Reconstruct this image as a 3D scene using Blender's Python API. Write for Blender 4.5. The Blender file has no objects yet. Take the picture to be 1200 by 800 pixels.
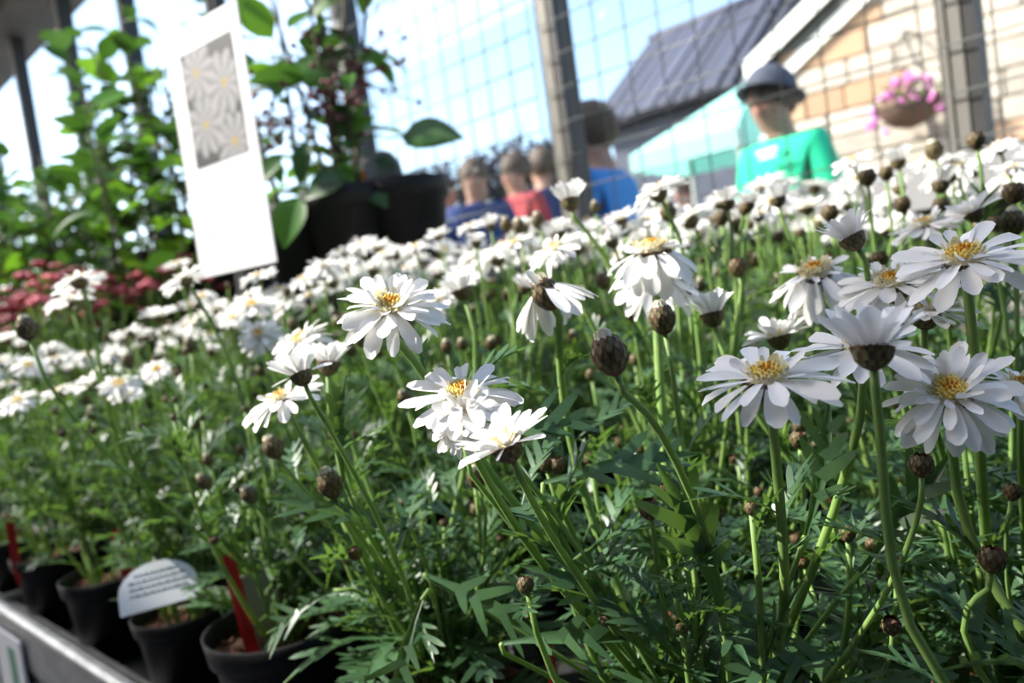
import bpy, bmesh, math, random
from mathutils import Vector, Matrix, Quaternion
R = math.radians
S = bpy.context.scene
C = S.collection
# ------------------------------------------------------------------ camera
FPX = 900.0
PITCH, ROLL, YAW = R(-3.3), R(7.9), R(46.7)      # yaw is measured from -X towards +Y
F0 = Vector((-math.cos(YAW), math.sin(YAW), 0))
R0 = Vector((F0.y, -F0.x, 0))
Z = Vector((0, 0, 1))
FW = F0*math.cos(PITCH) + Z*math.sin(PITCH)
U0 = R0.cross(FW)
RC = R0*math.cos(ROLL) - U0*math.sin(ROLL)
UC = U0*math.cos(ROLL) + R0*math.sin(ROLL)
cam_d = bpy.data.cameras.new('camera')
cam = bpy.data.objects.new('camera', cam_d); C.objects.link(cam)
cam.matrix_world = Matrix((RC, UC, -FW)).transposed().to_4x4()
cam_d.sensor_width = 36; cam_d.lens = 36*FPX/1200
cam_d.clip_start = .01; cam_d.clip_end = 400
cam_d.dof.use_dof = True; cam_d.dof.focus_distance = .285; cam_d.dof.aperture_fstop = 8.6
S.camera = cam
# ------------------------------------------------------------------ light
SUN_EL = R(42)
sun_h = (-R0 + F0*.05).normalized()          # towards the sun, on the ground
sun_v = sun_h*math.cos(SUN_EL) + Z*math.sin(SUN_EL)
w = bpy.data.worlds.new('sky'); S.world = w; w.use_nodes = True
nt = w.node_tree; bg = nt.nodes['Background']
sky = nt.nodes.new('ShaderNodeTexSky'); sky.sky_type = 'NISHITA'; sky.sun_disc = False
sky.sun_elevation = SUN_EL; sky.sun_rotation = math.atan2(sun_h.x, sun_h.y)
sky.air_density = 1.0; sky.dust_density = 2.5; sky.ozone_density = 1.2
nt.links.new(sky.outputs[0], bg.inputs[0]); bg.inputs[1].default_value = .36
sl = bpy.data.lights.new('sun', 'SUN'); sl.energy = 7.0; sl.angle = R(.6); sl.color = (1, .96, .89)
so = bpy.data.objects.new('sun', sl); C.objects.link(so)
so.rotation_euler = sun_v.to_track_quat('Z', 'Y').to_euler()
S.view_settings.view_transform = 'Standard'; S.view_settings.look = 'None'
S.view_settings.gamma = 1; S.view_settings.exposure = .65
S.view_settings.use_curve_mapping = False

# ------------------------------------------------------------------ pixel helpers
def ray(px, py): return RC*((px-600)/FPX) + UC*((400-py)/FPX) + FW
def P(px, py, d): return ray(px, py)*d                       # d = depth along the axis
def Pz(px, py, z): r = ray(px, py); return r*(z/r.z)
def Py(px, py, y): r = ray(px, py); return r*(y/r.y)
def hdir(p): v = Vector((-p.x, -p.y, 0)); return v.normalized()
def depth(p): return p.dot(FW)

# ------------------------------------------------------------------ materials
MATS = {}
def mat(name, col, rough=.6, col2=None, scale=30, metal=0, trans=None, tfac=.3, bump=0, rnd=0, spec=.5, detail=3, stretch=None, obj_coord=True):
    m = bpy.data.materials.new(name); m.use_nodes = True
    n = m.node_tree.nodes; l = m.node_tree.links
    b = n['Principled BSDF']; out = n['Material Output']
    b.inputs['Roughness'].default_value = rough; b.inputs['Metallic'].default_value = metal
    b.inputs['Specular IOR Level'].default_value = spec
    b.inputs['Base Color'].default_value = (*col, 1)
    src = None
    if col2 or bump:
        tc = n.new('ShaderNodeTexCoord'); nz = n.new('ShaderNodeTexNoise')
        nz.inputs['Scale'].default_value = scale; nz.inputs['Detail'].default_value = detail
        if stretch:
            mp = n.new('ShaderNodeMapping'); mp.inputs['Scale'].default_value = stretch
            l.new(tc.outputs['Object'], mp.inputs[0]); l.new(mp.outputs[0], nz.inputs['Vector'])
        else: l.new(tc.outputs['Object'], nz.inputs['Vector'])
    if col2:
        cr = n.new('ShaderNodeValToRGB'); cr.color_ramp.elements[0].position = .36; cr.color_ramp.elements[1].position = .64
        cr.color_ramp.elements[0].color = (*col, 1); cr.color_ramp.elements[1].color = (*col2, 1)
        l.new(nz.outputs['Fac'], cr.inputs[0]); src = cr.outputs[0]
    if rnd:
        oi = n.new('ShaderNodeObjectInfo'); hs = n.new('ShaderNodeHueSaturation')
        mr = n.new('ShaderNodeMapRange'); mr.inputs[3].default_value = 1-rnd; mr.inputs[4].default_value = 1+rnd
        l.new(oi.outputs['Random'], mr.inputs[0]); l.new(mr.outputs[0], hs.inputs['Value'])
        if src: l.new(src, hs.inputs['Color'])
        else: hs.inputs['Color'].default_value = (*col, 1)
        src = hs.outputs[0]
    if src: l.new(src, b.inputs['Base Color'])
    if bump:
        bp = n.new('ShaderNodeBump'); bp.inputs['Strength'].default_value = bump; bp.inputs['Distance'].default_value = .002
        l.new(nz.outputs['Fac'], bp.inputs['Height']); l.new(bp.outputs[0], b.inputs['Normal'])
    if trans:
        t = n.new('ShaderNodeBsdfTranslucent'); t.inputs[0].default_value = (*trans, 1)
        mx = n.new('ShaderNodeMixShader'); mx.inputs[0].default_value = tfac
        l.new(b.outputs[0], mx.inputs[1]); l.new(t.outputs[0], mx.inputs[2]); l.new(mx.outputs[0], out.inputs[0])
    MATS[name] = m
    return m
M = MATS
mat('petal', (.90, .89, .87), .55, trans=(.90, .89, .85), tfac=.28, spec=.25)
mat('petal_cream', (.80, .74, .50), .6, trans=(.8, .7, .4), tfac=.3, spec=.2)
mat('disc_yellow', (.80, .52, .05), .7, col2=(.78, .66, .26), scale=900, spec=.2)
mat('disc_orange', (.62, .27, .02), .7, spec=.2)
mat('bract_green', (.17, .17, .06), .6, col2=(.11, .085, .04), scale=400)
mat('bract_brown', (.07, .033, .018), .65, col2=(.16, .075, .04), scale=500)
mat('bud_tip', (.74, .70, .52), .6, spec=.2)
mat('stem', (.24, .37, .10), .5, col2=(.17, .30, .08), scale=60, trans=(.35, .5, .06), tfac=.25, spec=.4)
mat('leaf', (.034, .082, .038), .40, col2=(.056, .12, .046), scale=3, trans=(.17, .32, .045), tfac=.27, rnd=.25, spec=.45)
mat('foliage', (.036, .088, .036), .42, col2=(.064, .135, .044), scale=25, trans=(.17, .32, .045), tfac=.27, spec=.45)
mat('pot', (.006, .006, .007), .6, col2=(.01, .01, .011), scale=60, spec=.3)
mat('soil', (.10, .035, .014), .95, col2=(.025, .012, .007), scale=90, bump=.6)
mat('soil_chip', (.16, .06, .025), .9, rnd=.5)
mat('metal', (.42, .42, .40), .42, col2=(.30, .30, .29), scale=40, metal=.75)
mat('metal_dull', (.25, .245, .23), .55, col2=(.19, .185, .17), scale=30, metal=.4)
mat('steel_post', (.21, .205, .18), .5, col2=(.15, .145, .125), scale=8, metal=.35, stretch=(1, 1, .1))
mat('post_dark', (.028, .027, .026), .6, col2=(.018, .018, .018), scale=10)
mat('wire', (.13, .135, .13), .45, metal=.5)
mat('eaves', (.035, .033, .035), .7, col2=(.06, .05, .045), scale=6)
mat('dark_board', (.09, .085, .08), .8, col2=(.06, .055, .05), scale=5)
mat('sill', (.30, .30, .30), .6, col2=(.22, .22, .23), scale=6)
mat('plinth', (.26, .25, .24), .9, col2=(.18, .17, .16), scale=12)
mat('concrete', (.33, .32, .30), .9, col2=(.25, .24, .22), scale=4)
mat('paving', (.42, .39, .36), .9, col2=(.32, .30, .28), scale=1.5)
mat('red_plastic', (.45, .02, .015), .4)
mat('orange_plastic', (.75, .20, .02), .45)
mat('white_plastic', (.80, .82, .84), .5)
mat('grey_plastic', (.22, .23, .22), .5)
mat('ink', (.16, .17, .20), .6)
mat('card', (.86, .87, .88), .55, trans=(.9, .9, .9), tfac=.3)
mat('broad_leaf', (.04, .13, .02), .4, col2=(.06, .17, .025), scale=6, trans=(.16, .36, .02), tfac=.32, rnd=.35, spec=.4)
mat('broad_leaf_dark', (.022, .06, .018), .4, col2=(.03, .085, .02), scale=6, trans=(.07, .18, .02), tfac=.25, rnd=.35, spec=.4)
mat('twig', (.10, .075, .045), .8, col2=(.06, .05, .03), scale=40)
mat('maroon', (.10, .015, .025), .7, rnd=.4)
mat('pink_flower', (.48, .075, .11), .6, rnd=.4, trans=(.5, .1, .15), tfac=.25)
mat('purple_flower', (.10, .03, .22), .6)
mat('basket_pink', (.80, .22, .55), .6, rnd=.25)
mat('basket', (.14, .075, .045), .9, col2=(.09, .05, .03), scale=40)
mat('stone', (.48, .40, .32), .9, col2=(.38, .31, .25), scale=5, rnd=.18)
mat('stone_orange', (.48, .28, .16), .9, col2=(.42, .27, .17), scale=5, rnd=.2)
mat('mortar', (.33, .29, .25), .95)
mat('slate', (.05, .05, .075), .6, rnd=.25)
mat('slate_bed', (.03, .03, .04), .8)
mat('white_paint', (.80, .77, .68), .6)
mat('house_wall', (.10, .10, .13), .9, col2=(.07, .075, .10), scale=3)  # low building's wall: its shadow is put into this dark grey-blue
mat('teal', (.38, .74, .66), .7, trans=(.4, .85, .75), tfac=.35)
mat('white_metal', (.6, .6, .6), .5)
mat('green_shirt', (.01, .52, .26), .8)
mat('blue_shirt', (.035, .19, .50), .8)
mat('navy', (.012, .03, .12), .85)
mat('red_cloth', (.30, .03, .035), .85)
mat('jeans', (.04, .06, .12), .9)
mat('skin', (.36, .19, .13), .6)
mat('hair_brown', (.07, .04, .025), .7)
mat('hat', (.06, .065, .09), .8)
mat('white_print', (.8, .8, .8), .7)
mat('eye', (.02, .02, .02), .3)
mat('lip', (.40, .14, .12), .5)
mat('label_green', (.10, .30, .20), .6)
def glass_mat():
    m = bpy.data.materials.new('glass'); m.use_nodes = True
    n = m.node_tree.nodes; l = m.node_tree.links; n.remove(n['Principled BSDF'])
    t = n.new('ShaderNodeBsdfTransparent'); t.inputs[0].default_value = (.93, .97, .97, 1)
    g = n.new('ShaderNodeBsdfGlossy'); g.inputs['Roughness'].default_value = .03
    lw = n.new('ShaderNodeLayerWeight'); pw_ = n.new('ShaderNodeMath'); pw_.operation = 'POWER'; pw_.inputs[1].default_value = 5
    fr = n.new('ShaderNodeMath'); fr.operation = 'MULTIPLY_ADD'; fr.inputs[1].default_value = .3; fr.inputs[2].default_value = .03
    l.new(lw.outputs['Facing'], pw_.inputs[0]); l.new(pw_.outputs[0], fr.inputs[0])
    mx = n.new('ShaderNodeMixShader')
    l.new(fr.outputs[0], mx.inputs[0]); l.new(t.outputs[0], mx.inputs[1]); l.new(g.outputs[0], mx.inputs[2])
    l.new(mx.outputs[0], n['Material Output'].inputs[0]); MATS['glass'] = m
glass_mat()
def attr_mat(name):
    m = bpy.data.materials.new(name); m.use_nodes = True
    n = m.node_tree.nodes; l = m.node_tree.links
    a = n.new('ShaderNodeVertexColor'); a.layer_name = 'print'
    l.new(a.outputs[0], n['Principled BSDF'].inputs['Base Color']); n['Principled BSDF'].inputs['Roughness'].default_value = .5
    MATS[name] = m
attr_mat('print')

# ------------------------------------------------------------------ mesh helpers
class MB:
    def __init__(s): s.v = []; s.f = []; s.m = []
    def add(s, vs, fs, mi=0, mtx=None):
        o = len(s.v)
        s.v += [tuple(mtx @ Vector(q)) for q in vs] if mtx else [tuple(q) for q in vs]
        s.f += [tuple(i+o for i in f) for f in fs]; s.m += [mi]*len(fs)
    def box(s, a, b, mi=0, mtx=None):
        x0, y0, z0 = a; x1, y1, z1 = b
        s.add([(x0,y0,z0),(x1,y0,z0),(x1,y1,z0),(x0,y1,z0),(x0,y0,z1),(x1,y0,z1),(x1,y1,z1),(x0,y1,z1)],
              [(0,3,2,1),(4,5,6,7),(0,1,5,4),(1,2,6,5),(2,3,7,6),(3,0,4,7)], mi, mtx)
    def tube(s, pts, rad, n=6, mi=0, cap=True):
        pts = [Vector(p) for p in pts]; k = len(pts)
        if not isinstance(rad, (list, tuple)): rad = [rad]*k
        vs = []; prev = None
        for i, p in enumerate(pts):
            t = (pts[min(i+1, k-1)] - pts[max(i-1, 0)]).normalized()
            if prev is None:
                a = t.orthogonal().normalized()
            else:
                a = (prev - t*prev.dot(t)).normalized()
            prev = a; b = t.cross(a)
            vs += [p + (a*math.cos(2*math.pi*j/n) + b*math.sin(2*math.pi*j/n))*rad[i] for j in range(n)]
        fs = [(i*n+j, i*n+(j+1) % n, (i+1)*n+(j+1) % n, (i+1)*n+j) for i in range(k-1) for j in range(n)]
        if cap: fs += [tuple(range(n-1, -1, -1)), tuple((k-1)*n+j for j in range(n))]
        s.add(vs, fs, mi)
    def lathe(s, prof, n=16, mi=0, mtx=None, cap0=False, cap1=False):
        vs = [(r*math.cos(2*math.pi*j/n), r*math.sin(2*math.pi*j/n), z) for r, z in prof for j in range(n)]
        fs = [(i*n+j, i*n+(j+1) % n, (i+1)*n+(j+1) % n, (i+1)*n+j) for i in range(len(prof)-1) for j in range(n)]
        if cap0: fs.append(tuple(range(n-1, -1, -1)))
        if cap1: fs.append(tuple((len(prof)-1)*n+j for j in range(n)))
        s.add(vs, fs, mi, mtx)
    def poly(s, pts, ext, mi=0):                      # flat outline given a thickness vector
        k = len(pts); e = Vector(ext); pts = [Vector(p) for p in pts]
        s.add(pts + [p+e for p in pts], [tuple(range(k-1, -1, -1)), tuple(range(k, 2*k))] + [(i, (i+1) % k, k+(i+1) % k, k+i) for i in range(k)], mi)
    def mesh(s, name, mats, smooth=True):
        me = bpy.data.meshes.new(name); me.from_pydata(s.v, [], s.f)
        for q in (mats if isinstance(mats, (list, tuple)) else [mats]): me.materials.append(M[q])
        if len(me.materials) > 1: me.polygons.foreach_set('material_index', s.m)
        me.polygons.foreach_set('use_smooth', [smooth]*len(s.f)); me.update()
        return me
    def build(s, name, mats, parent=None, smooth=True, loc=None):
        return ob(name, s.mesh(name, mats, smooth), parent, loc)
def ob(name, me, parent=None, loc=None, mtx=None):
    o = bpy.data.objects.new(name, me); C.objects.link(o)
    if parent: o.parent = parent
    if mtx is not None:
        lo, q, sc = mtx.decompose(); o.location = lo; o.rotation_mode = 'QUATERNION'; o.rotation_quaternion = q; o.scale = sc
    if loc is not None: o.location = loc
    return o
def tag(o, label=None, cat=None, group=None, kind=None):
    if label: o['label'] = label
    if cat: o['category'] = cat
    if group: o['group'] = group
    if kind: o['kind'] = kind
    return o
def empty(name, loc, label=None, cat=None, group=None, rz=0, sc=1):
    o = bpy.data.objects.new(name, None); C.objects.link(o); o.location = loc
    o.rotation_euler = (0, 0, rz); o.scale = (sc, sc, sc); o.empty_display_size = .02
    return tag(o, label, cat, group)
def struct(o): o['kind'] = 'structure'; return o
def copy_tree(o, parent=None):
    c = o.copy(); C.objects.link(c); c.parent = parent
    for ch in KIDS.get(o.name, ()): copy_tree(ch, c)
    return c
KIDS = {}
def bez(p0, p1, p2, p3, n):
    out = []
    for i in range(n+1):
        t = i/n; u = 1-t
        out.append(p0*u**3 + p1*3*u*u*t + p2*3*u*t*t + p3*t**3)
    return out
def frame(x, up):                                    # matrix with its x axis along x and z near up
    x = x.normalized(); y = up.cross(x)
    if y.length < 1e-4: y = x.orthogonal()
    y.normalize(); z = x.cross(y)
    return Matrix((x, y, z)).transposed()
def frame_z(z, spin=0):
    q = z.normalized().to_track_quat('Z', 'Y').to_matrix()
    return q @ Matrix.Rotation(spin, 3, 'Z')
def mtx(rot, loc, sc=1):
    if not isinstance(sc, (tuple, list)): sc = (sc, sc, sc)
    return Matrix.Translation(loc) @ rot.to_4x4() @ Matrix.Diagonal((*sc, 1))
# ------------------------------------------------------------------ setting
FLOOR = -.85; WALL = 1.36; EAVE = 1.68
rng = random.Random(7)
m = MB(); m.box((-6, -2.5, FLOOR-.1), (2.7, WALL-.08, FLOOR)); struct(m.build('floor', 'concrete', smooth=False))
m = MB(); m.box((-60, WALL+.1, FLOOR-.12), (40, 90, FLOOR-.02)); struct(m.build('ground', 'paving', smooth=False))
# greenhouse wall: plinth, sill, posts, eaves
POSTS = [2.58, 1.87, 1.155, .44, -.275, -1.045, -1.775, -2.47, -3.165, -3.825, -4.53, -5.25]
m = MB(); m.box((-6, WALL-.03, FLOOR-.02), (2.6, WALL+.1, .06)); wallb = struct(m.build('wall_back', 'plinth', smooth=False))
m = MB(); m.box((-6, WALL-.06, .06), (2.6, WALL+.12, .115)); m.box((-6, WALL-.085, .045), (2.6, WALL-.06, .105))
m.build('sill', 'sill', wallb, False)
for x in POSTS:
    m = MB()                                         # a pressed channel: pale face with a groove, dark strip, unlit side painted dark
    y0 = WALL-.005
    m.box((x-.026, y0, .115), (x-.017, y0+.05, EAVE)); m.box((x-.012, y0-.006, .115), (x+.005, y0+.05, EAVE))
    m.box((x-.017, y0+.012, .115), (x-.012, y0+.05, EAVE)); m.box((x+.005, y0+.006, .115), (x+.008, y0+.05, EAVE))
    po = m.build('post', 'steel_post', wallb, False)
    m = MB(); m.box((x+.008, y0-.004, .116), (x+.024, y0+.056, EAVE)); m.build('dark_strip', 'post_dark', po, False)
m = MB(); m.box((-6, WALL-.12, EAVE), (2.6, WALL+.16, EAVE+.14)); m.box((-6, WALL-.18, EAVE+.05), (2.6, WALL-.12, EAVE+.16))
m.build('eaves_beam', 'eaves', wallb, False)
m = MB(); m.box((-6, WALL+.015, .78), (POSTS[6]-.02, WALL+.03, .792)); m.build('glazing_bar', 'metal_dull', wallb, False)
# roof: dark boards at the eaves, plus unseen panels added to shade near plants
for (x0, y0, x1, y1) in ((-6, .62, 2.6, WALL+.16), (-1.74, -2.4, 2.6, -.65), (-6, -2.4, -2.25, -1.26), (-2.25, -2.4, -1.74, -1.6)):
    m = MB(); m.box((x0, y0, EAVE+.16), (x1, y1, EAVE+.19)); struct(m.build('roof_shade_panel', 'eaves', smooth=False))
m = MB(); m.box((-6, -2.45, FLOOR), (2.6, -2.4, EAVE+.16)); struct(m.build('shade_wall_front', 'dark_board', smooth=False))  # unseen wall added to block sky light from behind the lens
m = MB(); m.box((2.6, -2.45, FLOOR), (2.65, WALL-.09, EAVE+.16)); struct(m.build('shade_wall_right', 'dark_board', smooth=False))  # unseen side wall, likewise added to deepen the foreground shadows
for i in range(len(POSTS)-1):
    m = MB(); a, b = POSTS[i+1]+.021, POSTS[i]-.027
    m.box((a, WALL+.034, .116), (b, WALL+.038, EAVE)); struct(m.build('window_%d' % (i+1), 'glass', smooth=False))
# wire mesh panels tied to the inside of the posts
GAP = .0718
def wire_panel(xa, xb, label, tops=EAVE):
    root = empty('wire_mesh_panel', ((xa+xb)/2, WALL-.02, .12), label, 'wire mesh', 'wire mesh panels on the posts')
    L = xb-xa; n = int(round(L/GAP)); H = tops-.13
    mh = MB(); mh.tube([(-L/2, 0, 0), (L/2, 0, 0)], .0015, 6); mh = mh.mesh('wire_across', 'wire')
    mv = MB(); mv.tube([(0, .003, 0), (0, .003, H)], .0015, 6); mv = mv.mesh('wire_upright', 'wire')
    k = 0; z = .212-GAP
    while z < tops-.02:
        ob('wire', mh, root, (0, 0, z-.12)); z += GAP
    for j in range(n+1): ob('wire', mv, root, (-L/2 + L*j/n, 0, .0))
    return root
wire_panel(POSTS[4]-.025, POSTS[3]-.02, 'square wire mesh panel in front of the stone house wall, right of the dark post')
wire_panel(POSTS[5]-.02, POSTS[4]-.05, 'square wire mesh panel in front of the people and the teal canopy')
wire_panel(POSTS[6]-.02, POSTS[5]-.04, 'square wire mesh panel in front of white sky beside the black pots')

# ------------------------------------------------------------------ bench (two trays)
BZ = -.355
def bench(x0, x1, label):
    root = empty('display_bench', ((x0+x1)/2, .75, FLOOR), label, 'bench', 'metal display benches')
    def q(m_, name, mt): o = m_.build(name, mt, root, False); o.location = -Vector(root.location); return o
    y0, y1 = .245, 1.27
    m = MB(); m.box((x0, y0, BZ-.02), (x1, y1, BZ)); q(m, 'tray_floor', 'post_dark')
    m = MB()                                          # rolled lip with an inner ledge, front side
    m.box((x0, y0-.012, BZ-.02), (x1, y0, -.325)); m.tube([(x0, y0-.006, -.318), (x1, y0-.006, -.318)], .0095, 10)
    m.box((x0, y0, -.333), (x1, y0+.02, -.328)); q(m, 'front_lip', 'metal')
    m = MB(); m.box((x0, y0-.008, -.56), (x1, y0+.002, BZ-.02)); q(m, 'apron', 'metal_dull')
    n = 5; w_ = (x1-x0)/n                             # apron is divided by pressed uprights
    for i in range(n+1):
        m = MB(); xx = min(max(x0+i*w_, x0+.012), x1-.012); m.box((xx-.012, y0-.016, -.56), (xx+.012, y0-.008, BZ-.02)); q(m, 'apron_rib', 'metal')
    m = MB(); m.box((x0-.004, y0, BZ-.02), (x0, y1, -.32)); q(m, 'end_lip', 'metal')
    m = MB(); m.box((x1, y0, BZ-.02), (x1+.004, y1, -.32)); q(m, 'end_lip', 'metal')
    m = MB(); m.box((x0, y1, BZ-.02), (x1, y1+.006, -.32)); q(m, 'back_lip', 'metal')
    for xx in (x0+.05, x1-.05):
        for yy in (y0+.06, y1-.06):
            m = MB(); m.box((xx-.02, yy-.02, FLOOR), (xx+.02, yy+.02, BZ-.02)); q(m, 'leg', 'metal_dull')
    return root
bench(-1.275, .9, 'grey metal display bench with a rolled lip holding most of the white daisies')
bench(-3.6, -1.3, 'grey metal display bench carrying the pink flowered plants')
# raised shelf along the glass that carries the tall leafy plants
SH = .06
root = empty('plant_shelf', (-2.6, 1.12, BZ), 'raised shelf against the glass carrying the tall leafy plants', 'shelf')
m = MB(); m.box((-1.5, -.24, SH-.025-BZ), (1.6, .14, SH-BZ)); m.build('shelf_board', 'metal_dull', root, False)
for xx in (-1.45, 0, 1.55):
    for yy in (-.22, .12):
        m = MB(); m.box((xx-.012, yy-.012, 0), (xx+.012, yy+.012, SH-.025-BZ)); m.build('leg', 'metal_dull', root, False)
# price card on the apron
a = Py(16, 742, .232); 
root = empty('price_card', (a.x-.02, .2285, a.z-.09), 'pale price card with a green stripe on the bench apron', 'sign')
m = MB(); m.box((-.06, -.0015, 0), (.06, .0015, .088)); m.build('card', 'white_plastic', root, False)
m = MB(); m.box((.0, -.0021, .002), (.03, -.0015, .072)); m.build('stripe', 'label_green', root, False)

# ------------------------------------------------------------------ outdoors
# stone house with a gable facing the greenhouse
HY = 7.0
house = empty('stone_house', (-.2, HY, FLOOR-.02), 'pale stone house with a white gable verge behind the hanging basket', 'house')
HX0, HX1, EZ = -2.83, 2.6, 2.72                       # eave height above its base
apex = (HX0+HX1)/2; az = EZ + (apex-HX0)*.56
m = MB(); L0, L1 = HX0+.2, HX1+.2; ap = apex+.2
m.poly([(L0, .03, 0), (L1, .03, 0), (L1, .03, EZ), (ap, .03, az), (L0, .03, EZ)], (0, 2.8, 0)); m.build('house_wall', 'mortar', house, False)
bm_ = bmesh.new(); bmesh.ops.create_cube(bm_, size=1)
bmesh.ops.bevel(bm_, geom=bm_.edges[:], offset=.06, segments=1, affect='EDGES')
def block_mesh(name, mt):
    me = bpy.data.meshes.new(name); bm_.to_mesh(me); me.materials.append(M[mt]); return me
ST = [block_mesh('stone_block', 'stone'), block_mesh('stone_block_orange', 'stone_orange')]
z = 1.1; row = 0
while z < az-.1:
    hgt = rng.choice((.15, .18, .21)); x = L0 + (0 if row % 2 else -.0)
    while x < .95:
        wd = rng.uniform(.3, .62)
        if row % 2 and x == L0: wd *= .6
        lim = EZ + min(x+wd-L0, x-L0)*.56
        if z+hgt < max(lim, EZ):
            o = ob('stone_block', ST[1 if rng.random() < .10 or (z > 1.9 and x < L0+.55 and rng.random() < .4) else 0], house)
            o.location = (x+wd/2, .012+rng.uniform(-.012, .008), z+hgt/2); o.scale = (wd-.016, .07, hgt-.016)
        x += wd
    z += hgt; row += 1
def sloped(name, x0, z0, x1, z1, y0, y1, th, mt, parent):
    m = MB(); m.poly([(x0, y0, z0), (x1, y0, z1), (x1, y0, z1+th), (x0, y0, z0+th)], (0, y1-y0, 0)); return m.build(name, mt, parent, False)
ov = .28
sloped('roof_slope', L0-ov, EZ-ov*.56+.1, ap, az+.1, -.12, 2.9, .06, 'slate', house)
sloped('roof_slope', ap, az+.1, L1+ov, EZ-ov*.56+.1, -.12, 2.9, .06, 'slate', house)
sloped('bargeboard', L0-ov, EZ-ov*.56-.04, ap, az-.04, -.15, -.12, .17, 'white_paint', house)
sloped('bargeboard', ap, az-.04, L1+ov, EZ-ov*.56-.04, -.15, -.12, .17, 'white_paint', house)
sloped('verge_trim', L0-.1, EZ-.36, ap, az-.25, -.07, -.02, .13, 'white_paint', house)
m = MB(); m.box((L0-ov, -.12, EZ-ov*.56-.04), (L0+.02, 2.8, EZ-ov*.56)); m.build('soffit', 'eaves', house, False)
# low building with a ribbed dark roof
barn = empty('slate_roofed_building', (-3, 8.2, FLOOR-.02), 'low building with a dark blue grey ribbed roof behind the teal canopy', 'building')
def bl(x, y, z_): return (x+3, y-8.2, z_-FLOOR+.02)
ry, rz_, ey, ez = 9.0, 3.02, 7.35, 1.78
m = MB(); m.box(bl(-5.1, ey+.2, FLOOR-.02), bl(-3.4, 10.4, ez-.02)); m.build('wall', 'house_wall', barn, False)
m = MB(); m.poly([bl(-5.28, ey, ez-.03), bl(-5.28, ry, rz_-.03), bl(-5.28, 2*ry-ey, ez-.03)], (1.95, 0, 0)); m.build('roof_body', 'slate_bed', barn, False)
pm = []
for wd in (.16, .22):
    m = MB(); m.poly([(0, ey-ry, ez-rz_), (0, 0, 0), (0, 0, .045), (0, ey-ry, ez-rz_+.045)], (wd-.03, 0, 0)); pm.append(m.mesh('roof_rib', 'slate', False))
x = -5.28
while x < -3.5:
    k = rng.randrange(2); o = ob('roof_rib', pm[k], barn); b = bl(x, ry, rz_); o.location = (b[0], b[1], b[2]+rng.uniform(-.012, .02)); x += (.16, .22)[k]
m = MB(); m.tube([bl(-5.3, ry, rz_+.05), bl(-3.33, ry, rz_+.05)], .06, 8); m.build('ridge_cap', 'slate', barn)
# teal canopy
c0 = Py(737, 183, 5.0); c1 = Py(893, 84, 5.45)
tz = empty('market_canopy', (-2.65, 5.9, FLOOR-.02), 'pale teal fabric market canopy on thin poles in front of the dark roof', 'canopy')
cz = c0.z-FLOOR+.02; pk = c1.z-FLOOR+.02
cs = [(c0.x+2.65, -.9, cz), (.28, -.9, cz), (.28, .0, cz), (c0.x+2.65, .0, cz)]
m = MB(); m.add(cs + [(c1.x+2.65, -.45, pk)], [(0, 1, 4), (1, 2, 4), (2, 3, 4), (3, 0, 4)]); m.build('canopy_roof', 'teal', tz, False)
for i in range(4):
    a, b = Vector(cs[i]), Vector(cs[(i+1) % 4]); m = MB(); n = 9; vs = []
    for k in range(n+1):
        p = a.lerp(b, k/n); vs += [p, p-Vector((0, 0, .12+.015*(k % 2)))]
    m.add(vs, [(2*k, 2*k+2, 2*k+3, 2*k+1) for k in range(n)]); m.build('valance', 'teal', tz, False)
    m = MB(); m.tube([(a.x*.98, a.y*.98, 0), (a.x*.98, a.y*.98, cz)], .02, 8); m.build('pole', 'metal_dull', tz)
# hanging basket on a wall bracket
hb = Py(1064, 118, 6.62)
bk = empty('hanging_basket', hb, 'brown hanging basket with trailing pink flowers on the stone house', 'hanging basket', sc=1.25)
m = MB(); m.lathe([(.02, -.17), (.11, -.14), (.17, -.07), (.19, 0), (.175, .0), (.1, -.03)], 18, cap0=True); m.build('basket', 'basket', bk)
for k in range(3):
    a = k*2.094; m = MB(); m.tube([(.18*math.cos(a), .18*math.sin(a), 0), (0, 0, .38)], .004, 5); m.build('chain', 'wire', bk)
m = MB(); m.tube([(0, .34, .46), (0, .1, .44), (0, 0, .38)], .009, 6); m.tube([(0, .34, .2), (0, .2, .32), (0, .08, .44)], .007, 6); m.tube([(0, .34, .16), (0, .34, .5)], .009, 6); m.build('bracket', 'post_dark', bk)
fm = MB(); fm.lathe([(.0, -.012), (.02, -.004), (.032, .008), (.012, .012), (0, .01)], 7); fme = fm.mesh('blossom', 'basket_pink')
for k in range(42):
    a = rng.uniform(0, 6.28); r_ = rng.uniform(.05, .24); zz = .1*(1-r_/.2)+rng.uniform(-.02, .07) - max(0, r_-.15)*1.6
    o = ob('blossom', fme, bk, (r_*math.cos(a), r_*math.sin(a)-.02, zz)); o.rotation_euler = (rng.uniform(-.9, .9), rng.uniform(-.9, .9), 0); o.scale = [rng.uniform(.7, 1.35)]*3
m = MB()
for k in range(150):
    a = rng.uniform(0, 6.28); r_ = rng.uniform(.02, .22); p = Vector((r_*math.cos(a), r_*math.sin(a), .09*(1-r_/.2)+rng.uniform(-.05, .05)))
    d = frame(Vector((math.cos(a), math.sin(a), rng.uniform(-.3, .8))), Z)
    m.add([(0, 0, 0), (.03, .014, 0), (.06, 0, -.006), (.03, -.014, 0)], [(0, 1, 2, 3)], 0, mtx(d, p))
tag(m.build('basket_foliage', 'foliage', bk), kind='stuff')
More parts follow.
